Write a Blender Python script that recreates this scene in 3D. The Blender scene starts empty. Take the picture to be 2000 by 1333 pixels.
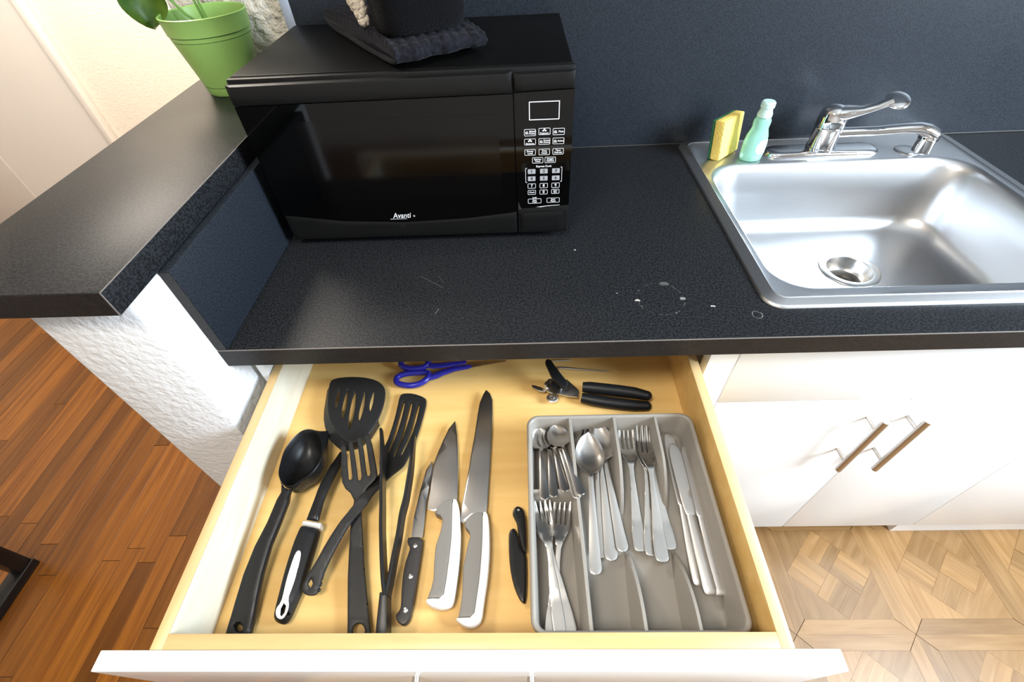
import bpy, bmesh, math, random
import numpy as np
from mathutils import Vector, Matrix
from mathutils.geometry import delaunay_2d_cdt

random.seed(7)
SC = bpy.context.scene
COL = SC.collection
Z0 = 0.91                      # counter top above the floor; shapes below are measured from the counter top
R = math.radians

# ------------------------------------------------------------------ camera
cam_d = bpy.data.cameras.new('camera')
cam_d.sensor_fit = 'HORIZONTAL'; cam_d.sensor_width = 36.0
cam_d.lens = 891.86 / 2000 * 36
cam_d.clip_start = 0.01
cam = bpy.data.objects.new('camera', cam_d); COL.objects.link(cam)
cam.location = (0.42926, -0.43485, 0.47105 + Z0)
cam.rotation_euler = (R(43.0043), R(2.3339), R(0.2634))
SC.camera = cam

# ------------------------------------------------------------------ world, lights, exposure
SC.view_settings.view_transform = 'Standard'
SC.view_settings.look = 'None'
SC.view_settings.gamma = 1.0
SC.view_settings.use_curve_mapping = False
SC.view_settings.exposure = 0.42
wd = bpy.data.worlds.new('world'); SC.world = wd; wd.use_nodes = True
wd.node_tree.nodes['Background'].inputs[0].default_value = (0.75, 0.87, 1.0, 1)
wd.node_tree.nodes['Background'].inputs[1].default_value = 1.0

def area(name, loc, target, sx, sy, power, color):
    l = bpy.data.lights.new(name, 'AREA'); l.shape = 'RECTANGLE'; l.size = sx; l.size_y = sy
    l.energy = power; l.color = color
    o = bpy.data.objects.new(name, l); COL.objects.link(o)
    o.location = (loc[0], loc[1], loc[2] + Z0)
    d = Vector(target) - Vector(loc)
    o.rotation_euler = d.to_track_quat('-Z', 'Y').to_euler()
    return o
area('window_daylight', (2.19, -0.50, 0.76), (0.9, -0.05, -0.10), 0.72, 0.72, 78, (0.73, 0.87, 1.0))
area('kitchen_ceiling_lamp', (0.05, -0.75, 1.46), (0.15, -0.7, 0), 0.45, 0.45, 19, (1.0, 0.93, 0.82))
area('far_wall_fill', (-0.85, 1.02, 1.40), (-0.90, 1.60, 0.0), 0.5, 0.4, 40, (1.0, 0.91, 0.80))  # unseen fill light, added to keep the far wall bright

# ------------------------------------------------------------------ materials
MATS = {}
def mat(name, col, rough=0.5, metal=0.0, spec=0.5, coat=0.0, noise=None, bump=None, trans=0.0, sheen=0.0, ior=1.45):
    """noise = (scale, strength, second colour, stretch xyz); bump = (scale, strength, distance)"""
    m = bpy.data.materials.new(name); m.use_nodes = True
    nt = m.node_tree; b = nt.nodes['Principled BSDF']
    b.inputs['Base Color'].default_value = (*col, 1)
    b.inputs['Roughness'].default_value = rough; b.inputs['Metallic'].default_value = metal
    b.inputs['Specular IOR Level'].default_value = spec; b.inputs['Coat Weight'].default_value = coat
    b.inputs['Transmission Weight'].default_value = trans; b.inputs['IOR'].default_value = ior
    if sheen: b.inputs['Sheen Weight'].default_value = sheen
    tc = nt.nodes.new('ShaderNodeTexCoord')
    if noise:
        mp = nt.nodes.new('ShaderNodeMapping'); mp.inputs['Scale'].default_value = noise[3] if len(noise) > 3 else (1, 1, 1)
        nt.links.new(tc.outputs['Object'], mp.inputs['Vector'])
        n = nt.nodes.new('ShaderNodeTexNoise'); n.inputs['Scale'].default_value = noise[0]; n.inputs['Detail'].default_value = 5
        nt.links.new(mp.outputs[0], n.inputs['Vector'])
        cr = nt.nodes.new('ShaderNodeValToRGB')
        cr.color_ramp.elements[0].position = 0.5 - 0.5 / noise[1]; cr.color_ramp.elements[1].position = 0.5 + 0.5 / noise[1]
        cr.color_ramp.elements[0].color = (*col, 1); cr.color_ramp.elements[1].color = (*noise[2], 1)
        nt.links.new(n.outputs['Fac'], cr.inputs['Fac']); nt.links.new(cr.outputs['Color'], b.inputs['Base Color'])
        m['ramp'] = cr.name
    if bump:
        n2 = nt.nodes.new('ShaderNodeTexNoise'); n2.inputs['Scale'].default_value = bump[0]; n2.inputs['Detail'].default_value = 4
        nt.links.new(tc.outputs['Object'], n2.inputs['Vector'])
        bp = nt.nodes.new('ShaderNodeBump'); bp.inputs['Strength'].default_value = bump[1]; bp.inputs['Distance'].default_value = bump[2]
        nt.links.new(n2.outputs['Fac'], bp.inputs['Height']); nt.links.new(bp.outputs[0], b.inputs['Normal'])
    MATS[name] = m
    return m

def wood(name, c1, c2, rough, grain=(1, 18, 18), scale=6.0, vary=0.25, coat=0.0, spec=0.5):
    """grain along the axis with the smallest stretch; every object gets its own tint"""
    m = mat(name, c1, rough, spec=spec, coat=coat); nt = m.node_tree; b = nt.nodes['Principled BSDF']
    tc = next(n for n in nt.nodes if n.type == 'TEX_COORD'); oi = nt.nodes.new('ShaderNodeObjectInfo')
    ad = nt.nodes.new('ShaderNodeVectorMath'); ad.operation = 'ADD'
    sc = nt.nodes.new('ShaderNodeVectorMath'); sc.operation = 'SCALE'; sc.inputs['Scale'].default_value = 7.0
    cb = nt.nodes.new('ShaderNodeCombineXYZ')
    for k in range(3): nt.links.new(oi.outputs['Random'], cb.inputs[k])
    nt.links.new(cb.outputs[0], sc.inputs[0])
    mp = nt.nodes.new('ShaderNodeMapping'); mp.inputs['Scale'].default_value = grain
    nt.links.new(tc.outputs['Object'], mp.inputs['Vector'])
    nt.links.new(mp.outputs[0], ad.inputs[0]); nt.links.new(sc.outputs[0], ad.inputs[1])
    n = nt.nodes.new('ShaderNodeTexNoise'); n.inputs['Scale'].default_value = scale; n.inputs['Detail'].default_value = 6; n.inputs['Distortion'].default_value = 0.6
    nt.links.new(ad.outputs[0], n.inputs['Vector'])
    cr = nt.nodes.new('ShaderNodeValToRGB'); cr.color_ramp.elements[0].position = 0.3; cr.color_ramp.elements[1].position = 0.72
    cr.color_ramp.elements[0].color = (*c1, 1); cr.color_ramp.elements[1].color = (*c2, 1)
    nt.links.new(n.outputs['Fac'], cr.inputs['Fac'])
    hs = nt.nodes.new('ShaderNodeHueSaturation')
    mr = nt.nodes.new('ShaderNodeMapRange'); mr.inputs['To Min'].default_value = 1 - vary; mr.inputs['To Max'].default_value = 1 + vary
    nt.links.new(oi.outputs['Random'], mr.inputs['Value']); nt.links.new(mr.outputs[0], hs.inputs['Value'])
    nt.links.new(cr.outputs['Color'], hs.inputs['Color']); nt.links.new(hs.outputs[0], b.inputs['Base Color'])
    return m

# black laminate with fine pale flecks
LAM = mat('black_laminate', (0.0075, 0.0080, 0.0090), 0.40, spec=0.20, noise=(330, 7.0, (0.0215, 0.0225, 0.0250)), bump=(700, 0.10, 0.0006))
SPL = mat('daylit_black_laminate', (0.0095, 0.0120, 0.0165), 0.40, spec=0.30, noise=(420, 5, (0.0205, 0.0250, 0.0330)), bump=(700, 0.10, 0.0006))  # same laminate as the counter, bluish daylight mixed into its colour
LAMEDGE = mat('laminate_edge', (0.008, 0.007, 0.0068), 0.42, spec=0.35, noise=(380, 4, (0.018, 0.015, 0.014)))
WORN = mat('worn_edge', (0.17, 0.15, 0.135), 0.6)
PLASTER = mat('white_plaster', (0.64, 0.635, 0.64), 0.75, bump=(85, 0.5, 0.007))
PLASTB = mat('beige_rough_plaster', (0.70, 0.64, 0.56), 0.8, bump=(62, 1.0, 0.016))
DRAINM = mat('shaded_drain_steel', (0.26, 0.24, 0.215), 0.32, metal=1.0)  # drain cup steel, the shade of its depth put into the colour
WALLP = mat('cream_wall_paint', (0.82, 0.76, 0.66), 0.7, bump=(110, 0.35, 0.004))
WALLW = mat('white_wall_paint', (0.76, 0.76, 0.76), 0.7, bump=(110, 0.35, 0.004))
CEIL = mat('ceiling_paint', (0.80, 0.78, 0.74), 0.8)
DOORW = mat('door_paint', (0.74, 0.71, 0.67), 0.45)
CAULK = mat('pale_trim', (0.36, 0.39, 0.47), 0.5)
CABW = mat('white_cabinet_gloss', (0.84, 0.83, 0.82), 0.22, spec=0.5)
CABIN = mat('cabinet_interior', (0.74, 0.68, 0.56), 0.5)
BIRCH = wood('birch_ply', (0.71, 0.44, 0.145), (0.80, 0.54, 0.21), 0.32, grain=(1.4, 10, 10), scale=4, vary=0.03)
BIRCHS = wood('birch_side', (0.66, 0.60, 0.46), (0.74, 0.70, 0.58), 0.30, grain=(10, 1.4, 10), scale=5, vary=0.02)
BIRCHE = wood('birch_edge', (0.62, 0.42, 0.19), (0.72, 0.52, 0.27), 0.4, grain=(10, 1.2, 10), scale=5, vary=0.02)
BIRCHF = wood('birch_edge_front', (0.53, 0.335, 0.135), (0.63, 0.43, 0.20), 0.4, grain=(1.2, 10, 10), scale=5, vary=0.02)
PLANK = wood('red_brown_plank', (0.110, 0.034, 0.0036), (0.21, 0.076, 0.0085), 0.34, grain=(24, 1.2, 20), scale=2.6, vary=0.34)
PARQ = wood('oak_parquet', (0.235, 0.120, 0.040), (0.325, 0.185, 0.075), 0.36, grain=(2.0, 18, 20), scale=4, vary=0.22)
SUBF = mat('floor_joint', (0.12, 0.06, 0.027), 0.6)
KFLOOR = mat('oak_floor_far', (0.24, 0.13, 0.05), 0.4, noise=(30, 2, (0.32, 0.19, 0.085), (1, 6, 1)))
STEEL = mat('brushed_steel', (0.62, 0.61, 0.60), 0.30, metal=1.0, noise=(60, 2, (0.70, 0.69, 0.67), (1, 30, 1)))
SINKM = mat('sink_steel', (0.56, 0.56, 0.57), 0.36, metal=1.0, noise=(40, 2, (0.60, 0.60, 0.605), (1, 40, 40)))
CUTL = mat('cutlery_steel', (0.58, 0.56, 0.535), 0.27, metal=1.0)
CUTK = mat('matt_knife_steel', (0.68, 0.66, 0.64), 0.40, metal=1.0)
BLADE = mat('blade_steel', (0.50, 0.485, 0.47), 0.30, metal=1.0)
CHROME = mat('chrome', (0.78, 0.78, 0.79), 0.06, metal=1.0)
NICKEL = mat('satin_nickel', (0.55, 0.50, 0.46), 0.30, metal=1.0)
DARKHOLE = mat('dark_recess', (0.02, 0.018, 0.016), 0.6)
NYLON = mat('black_nylon', (0.006, 0.006, 0.0065), 0.36, spec=0.4, bump=(260, 0.06, 0.001))
NYLON2 = mat('grey_black_nylon', (0.014, 0.014, 0.0145), 0.46, spec=0.4, bump=(200, 0.10, 0.001))
RUBBER = mat('soft_black_grip', (0.007, 0.0075, 0.009), 0.45, spec=0.4)
HANDLEB = mat('charcoal_handle', (0.026, 0.023, 0.022), 0.42)
WHITEP = mat('white_plastic', (0.86, 0.85, 0.82), 0.35)
GREYP = mat('grey_handle_plastic', (0.165, 0.152, 0.136), 0.48)
TRAYM = mat('grey_tray_plastic', (0.27, 0.248, 0.218), 0.36, spec=0.5)
BLUEP = mat('blue_plastic', (0.022, 0.022, 0.30), 0.25)
MWBODY = mat('microwave_case', (0.0028, 0.0028, 0.0028), 0.42, spec=0.09, bump=(900, 0.05, 0.0004))
MWBAND = mat('microwave_plastic', (0.005, 0.005, 0.005), 0.40, spec=0.28)
MWGLASS = mat('microwave_glass', (0.0006, 0.0006, 0.0006), 0.045, spec=0.4)
MWSCREEN = mat('microwave_screen', (0.0012, 0.001, 0.001), 0.10, spec=0.4)
PRINT = mat('white_print', (0.78, 0.78, 0.80), 0.5)
PRINTG = mat('grey_print', (0.33, 0.33, 0.35), 0.5)
PRINTK = mat('black_print', (0.01, 0.01, 0.01), 0.5)
TOWEL = mat('black_towel', (0.006, 0.006, 0.008), 0.95, spec=0.05, sheen=0.04, noise=(160, 3, (0.014, 0.014, 0.019)))
TOWEL2 = mat('black_terry', (0.004, 0.004, 0.005), 0.95, spec=0.05, sheen=0.03, bump=(420, 0.8, 0.004))
KNIT = mat('cream_knit', (0.74, 0.66, 0.54), 0.9, bump=(300, 0.8, 0.004), noise=(90, 3, (0.58, 0.50, 0.39)))
POTG = mat('green_pot', (0.31, 0.54, 0.14), 0.36, noise=(5, 1.6, (0.34, 0.57, 0.16)))
POTLINE = mat('green_pot_groove', (0.09, 0.20, 0.04), 0.5)
SOIL = mat('potting_soil', (0.018, 0.012, 0.008), 0.95, bump=(90, 0.9, 0.01))
LEAF = mat('dark_leaf', (0.028, 0.085, 0.012), 0.38, noise=(26, 3.2, (0.10, 0.17, 0.02)))
STEM = mat('pale_stem', (0.16, 0.34, 0.07), 0.45)
SPONGEY = mat('yellow_sponge', (0.93, 0.70, 0.17), 0.9, bump=(260, 0.8, 0.004))
SCOUR = mat('green_scourer', (0.03, 0.14, 0.06), 0.9, bump=(500, 0.8, 0.003))
SOAP = mat('green_soap_bottle', (0.46, 0.86, 0.70), 0.10, trans=0.5, ior=1.36)
CAPM = mat('frosted_cap', (0.66, 0.88, 0.82), 0.25, trans=0.25)
LABELM = mat('bottle_label', (0.74, 0.90, 0.80), 0.4)
BLACKMET = mat('black_metal', (0.006, 0.006, 0.007), 0.4)

def laminate_marks():
    """pale scratches, a round water ring and paint specks on the counter, in the counter's own coordinates"""
    m = LAM.copy(); m.name = 'black_laminate_counter'; nt = m.node_tree; b = nt.nodes['Principled BSDF']
    tc = next(n for n in nt.nodes if n.type == 'TEX_COORD')
    base = b.inputs['Base Color'].links[0].from_socket
    sep = nt.nodes.new('ShaderNodeSeparateXYZ'); nt.links.new(tc.outputs['Object'], sep.inputs[0])
    nz = nt.nodes.new('ShaderNodeTexNoise'); nz.inputs['Scale'].default_value = 70; nt.links.new(tc.outputs['Object'], nz.inputs['Vector'])
    def M(op, a, c=None):
        n = nt.nodes.new('ShaderNodeMath'); n.operation = op; n.use_clamp = False
        for i, v in enumerate((a, c)):
            if v is None: continue
            if isinstance(v, (int, float)): n.inputs[i].default_value = v
            else: nt.links.new(v, n.inputs[i])
        return n.outputs[0]
    x, y = sep.outputs[0], sep.outputs[1]
    def dist(cx, cy, ex=1.0):
        dx = M('DIVIDE', M('SUBTRACT', x, cx), ex); dy = M('SUBTRACT', y, cy)
        return M('SQRT', M('ADD', M('MULTIPLY', dx, dx), M('MULTIPLY', dy, dy)))
    wob = M('MULTIPLY', M('SUBTRACT', nz.outputs['Fac'], 0.5), 0.012)
    def ring(cx, cy, r, w, amp, broken=True):
        d = M('ABSOLUTE', M('SUBTRACT', M('ADD', dist(cx, cy), wob), r))
        f = M('LESS_THAN', d, w)
        if broken: f = M('MULTIPLY', f, M('GREATER_THAN', nz.outputs['Fac'], 0.50))
        return M('MULTIPLY', f, amp)
    def blob(cx, cy, r, amp): return M('MULTIPLY', M('LESS_THAN', M('ADD', dist(cx, cy, 1.5), wob), r), amp)
    def line(x0, y0, x1, y1, w, amp):
        L = math.hypot(x1 - x0, y1 - y0); ux, uy = (x1 - x0) / L, (y1 - y0) / L
        dx = M('SUBTRACT', x, x0); dy = M('SUBTRACT', y, y0)
        t = M('ADD', M('MULTIPLY', dx, ux), M('MULTIPLY', dy, uy)); s = M('ABSOLUTE', M('SUBTRACT', M('MULTIPLY', dx, uy), M('MULTIPLY', dy, ux)))
        f = M('MULTIPLY', M('LESS_THAN', s, w), M('MULTIPLY', M('GREATER_THAN', t, 0.0), M('LESS_THAN', t, L)))
        return M('MULTIPLY', f, amp)
    acc = None
    for t in MARKS(ring, blob, line):
        acc = t if acc is None else M('MAXIMUM', acc, t)
    mx = nt.nodes.new('ShaderNodeMix'); mx.data_type = 'RGBA'
    nt.links.new(acc, mx.inputs['Factor']); nt.links.new(base, mx.inputs[6]); mx.inputs[7].default_value = (0.50, 0.47, 0.44, 1)
    nt.links.new(mx.outputs[2], b.inputs['Base Color'])
    return m
def MARKS(ring, blob, line):
    return [ring(0.633, 0.0855, 0.036, 0.0005, 0.12), blob(0.5993, 0.082, 0.0030, 0.8), blob(0.646, 0.120, 0.0045, 0.14), blob(0.667, 0.0845, 0.002, 0.4),
            blob(0.650, 0.0526, 0.0014, 0.6), blob(0.706, 0.066, 0.0012, 0.9), ring(0.7632, 0.0440, 0.0072, 0.0006, 0.26, False),
            line(0.257, 0.1557, 0.297, 0.1255, 0.0003, 0.22), line(0.2915, 0.064, 0.296, 0.0765, 0.0004, 0.35), line(0.285, 0.158, 0.296, 0.138, 0.0003, 0.12),
            blob(0.515, 0.215, 0.0013, 0.8), blob(0.57, 0.10, 0.0008, 0.5)]
LAMC = laminate_marks()

# ------------------------------------------------------------------ mesh helpers
class MB:
    def __init__(s): s.v = []; s.f = []; s.mi = []; s.cur = 0
    def add(s, vs, fs):
        o = len(s.v); s.v += [tuple(p) for p in vs]; s.f += [tuple(i + o for i in f) for f in fs]; s.mi += [s.cur] * len(fs)
        return s
    def box(s, x0, x1, y0, y1, z0, z1, b=0.0):
        if b <= 0:
            return s.add([(x0,y0,z0),(x1,y0,z0),(x1,y1,z0),(x0,y1,z0),(x0,y0,z1),(x1,y0,z1),(x1,y1,z1),(x0,y1,z1)],
                         [(0,3,2,1),(4,5,6,7),(0,1,5,4),(1,2,6,5),(2,3,7,6),(3,0,4,7)])
        bm = bmesh.new(); bmesh.ops.create_cube(bm, size=1.0)
        for v in bm.verts: v.co = Vector(((x0+x1)/2 + v.co.x*(x1-x0), (y0+y1)/2 + v.co.y*(y1-y0), (z0+z1)/2 + v.co.z*(z1-z0)))
        bmesh.ops.bevel(bm, geom=bm.edges[:], offset=b, segments=2, affect='EDGES', profile=0.5)
        return s.bm(bm)
    def bm(s, bm):
        bm.verts.index_update()
        s.add([v.co[:] for v in bm.verts], [[v.index for v in f.verts] for f in bm.faces]); bm.free(); return s
    def loft(s, rings, cap0=True, cap1=True, closed=True):
        n = len(rings[0]); vs = [p for r in rings for p in r]; fs = []
        for i in range(len(rings) - 1):
            for j in range(n if closed else n - 1):
                a = i*n + j; b = i*n + (j+1) % n
                fs.append((a, b, b + n, a + n))
        if cap0: fs.append(tuple(range(n - 1, -1, -1)))
        if cap1: fs.append(tuple(range((len(rings)-1)*n, len(rings)*n)))
        return s.add(vs, fs)
    def lathe(s, prof, c=(0,0,0), n=32, cap0=True, cap1=True):
        return s.loft([[(c[0]+r*math.cos(2*math.pi*k/n), c[1]+r*math.sin(2*math.pi*k/n), c[2]+z) for k in range(n)] for r, z in prof], cap0, cap1)
    def tube(s, path, rad, n=10, closed=False, flat=1.0):
        P = [Vector(p) for p in path]; N = len(P); rings = []
        for i, p in enumerate(P):
            t = (P[(i+1) % N] - P[i-1]) if closed else (P[min(i+1, N-1)] - P[max(i-1, 0)])
            t.normalize(); up = Vector((0,0,1)) if abs(t.z) < 0.95 else Vector((0,1,0))
            a = t.cross(up).normalized(); b = a.cross(t).normalized()
            r = rad[i] if isinstance(rad, (list, tuple)) else rad
            rings.append([tuple(p + a*(r*math.cos(2*math.pi*k/n)) + b*(r*flat*math.sin(2*math.pi*k/n))) for k in range(n)])
        if closed: rings.append(rings[0])
        return s.loft(rings, not closed, not closed)
    def prism(s, pts, z0, z1):
        a = sum(pts[i-1][0]*pts[i][1] - pts[i][0]*pts[i-1][1] for i in range(len(pts)))
        if a < 0: pts = pts[::-1]
        return s.loft([[(x, y, z0) for x, y in pts], [(x, y, z1) for x, y in pts]])
    def sphere(s, c, r, n=16, m=10, sq=(1,1,1)):
        rings = []
        for i in range(1, m):
            t = math.pi*i/m
            rings.append([(c[0]+sq[0]*r*math.sin(t)*math.cos(2*math.pi*k/n), c[1]+sq[1]*r*math.sin(t)*math.sin(2*math.pi*k/n), c[2]-sq[2]*r*math.cos(t)) for k in range(n)])
        return s.loft(rings)
    def xform(s, M):
        s.v = [tuple(M @ Vector(p)) for p in s.v]; return s
    def obj(s, name, m, parent=None, org=(0,0,0), smooth=38, loc=None, M=None):
        me = bpy.data.meshes.new(name)
        me.from_pydata([(p[0]-org[0], p[1]-org[1], p[2]-org[2]) for p in s.v], [], s.f)
        for q in (m if isinstance(m, (list, tuple)) else [m]): me.materials.append(q)
        me.polygons.foreach_set('material_index', s.mi)
        me.validate(); me.update()
        bm = bmesh.new(); bm.from_mesh(me); bmesh.ops.recalc_face_normals(bm, faces=bm.faces[:]); bm.to_mesh(me); bm.free()
        if smooth:
            me.polygons.foreach_set('use_smooth', [True]*len(me.polygons)); me.set_sharp_from_angle(angle=R(smooth))
        o = bpy.data.objects.new(name, me); COL.objects.link(o)
        if parent is not None: o.parent = parent
        elif M is not None: o.matrix_world = M
        else: o.location = (org[0], org[1], org[2] + Z0)
        return o

def tag(o, label, cat, group=None):
    o['label'] = label; o['category'] = cat
    if group: o['group'] = group
    return o
def thing(name, label, cat, loc, rotz=0.0, group=None, M=None):
    o = bpy.data.objects.new(name, None); COL.objects.link(o); o.empty_display_size = 0.03
    if M is not None: o.matrix_world = M
    else: o.location = (loc[0], loc[1], loc[2] + Z0); o.rotation_euler = (0, 0, rotz)
    return tag(o, label, cat, group)
def struct(o): o['kind'] = 'structure'; return o
def dup(o):
    c = o.copy(); COL.objects.link(c)
    for ch in list(o.children):
        d = ch.copy(); COL.objects.link(d); d.parent = c
        for g in list(ch.children):
            e = g.copy(); COL.objects.link(e); e.parent = d
    return c

def resample(pts, step, closed=True):
    P = [np.array(p, float) for p in pts]; out = []
    n = len(P)
    for i in range(n if closed else n - 1):
        a, b = P[i], P[(i+1) % n]; L = np.linalg.norm(b - a); k = max(1, int(round(L/step)))
        for j in range(k): out.append(a + (b - a)*j/k)
    if not closed: out.append(P[-1])
    return out
def smooth_poly(pts, it=1):
    for _ in range(it):
        q = []
        for i in range(len(pts)):
            a = pts[i]; b = pts[(i+1) % len(pts)]
            q += [(0.75*a[0]+0.25*b[0], 0.75*a[1]+0.25*b[1]), (0.25*a[0]+0.75*b[0], 0.25*a[1]+0.75*b[1])]
        pts = q
    return pts
def inside(poly, X, Y):
    r = np.zeros(X.shape, bool); n = len(poly)
    for i in range(n):
        x0, y0 = poly[i-1]; x1, y1 = poly[i]
        if y0 == y1: continue
        c = ((y0 > Y) != (y1 > Y)) & (X < (x1-x0)*(Y-y0)/(y1-y0) + x0)
        r ^= c
    return r
def bdist(loops, X, Y):
    d = np.full(X.shape, 9.0)
    for lp in loops:
        for i in range(len(lp)):
            ax, ay = lp[i-1]; bx, by = lp[i]; ex, ey = bx-ax, by-ay; L = ex*ex+ey*ey+1e-18
            t = np.clip(((X-ax)*ex+(Y-ay)*ey)/L, 0, 1)
            d = np.minimum(d, np.hypot(X-ax-t*ex, Y-ay-t*ey))
    return d
def plate(mb, outline, top, bot, holes=(), g=0.004, edge=0.0, drop=None, step=None, bedge=True):
    """solid with a traced outline: top(x,y) and bot(x,y) heights, rim rounded over the width 'edge'"""
    step = step or g
    loops = [resample(outline, step)] + [resample(h, step*0.7) for h in holes]
    loops = [[(float(p[0]), float(p[1])) for p in lp] for lp in loops]
    pts = []; edges = []
    for lp in loops:
        o = len(pts); pts += lp; edges += [(o+i, o+(i+1) % len(lp)) for i in range(len(lp))]
    nb = len(pts)
    xs = [p[0] for p in loops[0]]; ys = [p[1] for p in loops[0]]
    X, Y = np.meshgrid(np.arange(min(xs), max(xs), g), np.arange(min(ys), max(ys), g)); X = X.ravel(); Y = Y.ravel()
    ok = inside(loops[0], X, Y)
    for h in loops[1:]: ok &= ~inside(h, X, Y)
    X, Y = X[ok], Y[ok]; d = bdist(loops, X, Y); ok = d > max(0.45*g, edge*1.05); X, Y = X[ok], Y[ok]
    ex = list(zip(X.tolist(), Y.tolist()))
    if edge > 0:
        for lp in loops:
            for fr in (0.35, 1.0):
                cand = []
                for i in range(len(lp)):
                    a = lp[i-1]; b = lp[(i+1) % len(lp)]; tx, ty = b[0]-a[0], b[1]-a[1]; L = math.hypot(tx, ty) or 1
                    for sg in (1, -1): cand.append((lp[i][0]-sg*ty/L*edge*fr, lp[i][1]+sg*tx/L*edge*fr))
                CX = np.array([c[0] for c in cand]); CY = np.array([c[1] for c in cand])
                ok = inside(loops[0], CX, CY)
                for h in loops[1:]: ok &= ~inside(h, CX, CY)
                dd = bdist(loops, CX, CY); ok &= dd > edge*fr*0.85
                ex += [(float(a), float(b)) for a, b, k in zip(CX, CY, ok) if k]
    allp = [Vector(p) for p in pts + ex]
    vs, es, fs, ov, oe, of = delaunay_2d_cdt(allp, edges, [], 0, 1e-6)
    V = np.array([(v.x, v.y) for v in vs])
    F = [f for f in fs]
    cx = np.array([V[list(f)].mean(0) for f in F]); keep = inside(loops[0], cx[:,0], cx[:,1])
    for h in loops[1:]: keep &= ~inside(h, cx[:,0], cx[:,1])
    F = [f for f, k in zip(F, keep) if k]
    D = bdist(loops, V[:,0], V[:,1])
    if edge > 0:
        dr = edge if drop is None else drop
        t = np.clip(1 - D/edge, 0, 1); fall = dr*(1 - np.sqrt(np.clip(1 - t*t, 0, 1)))
    else: fall = np.zeros(len(V))
    n = len(V); zt = [top(x, y) for x, y in V]; zb = [bot(x, y) for x, y in V]
    T = [(x, y, z - f) for (x, y), z, f in zip(V, zt, fall)]
    B = [(x, y, min(z + (f if bedge else 0), tt[2] - 1e-5)) for (x, y), z, f, tt in zip(V, zb, fall, T)]
    cnt = {}
    for f in F:
        for i in range(len(f)):
            a, b = f[i-1], f[i]; k = (min(a, b), max(a, b)); cnt.setdefault(k, []).append((a, b))
    faces = [tuple(f) for f in F] + [tuple(i + n for i in reversed(f)) for f in F]
    faces += [(b, a, a + n, b + n) for v in cnt.values() if len(v) == 1 for a, b in v]
    return mb.add(T + B, faces)
def interp(xs, ys):
    return lambda v: float(np.interp(v, xs, ys))
def rrect(x0, x1, y0, y1, r, z, n=8):
    out = []
    for cx, cy, a in ((x1-r, y1-r, 0), (x0+r, y1-r, 90), (x0+r, y0+r, 180), (x1-r, y0+r, 270)):
        for k in range(n + 1):
            t = R(a + 90*k/n); out.append((cx + r*math.cos(t), cy + r*math.sin(t), z))
    return out
def text_mesh(mb, body, size, cx, cz, y, shear=0.0, bold=0.0, align='CENTER', sx=1.0):
    """flat lettering on a plane facing -y, centred on (cx, cz)"""
    cu = bpy.data.curves.new('lettering', 'FONT'); cu.body = body; cu.size = size; cu.align_x = align; cu.align_y = 'CENTER'
    cu.shear = shear; cu.offset = bold; cu.resolution_u = 3; cu.space_line = 0.85
    o = bpy.data.objects.new('lettering', cu); COL.objects.link(o)
    dg = bpy.context.evaluated_depsgraph_get(); me = bpy.data.meshes.new_from_object(o.evaluated_get(dg))
    mb.add([(cx + v.co.x*sx, y, cz + v.co.y) for v in me.vertices], [tuple(p.vertices) for p in me.polygons])
    bpy.data.objects.remove(o); bpy.data.curves.remove(cu); bpy.data.meshes.remove(me)
    return mb

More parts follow.
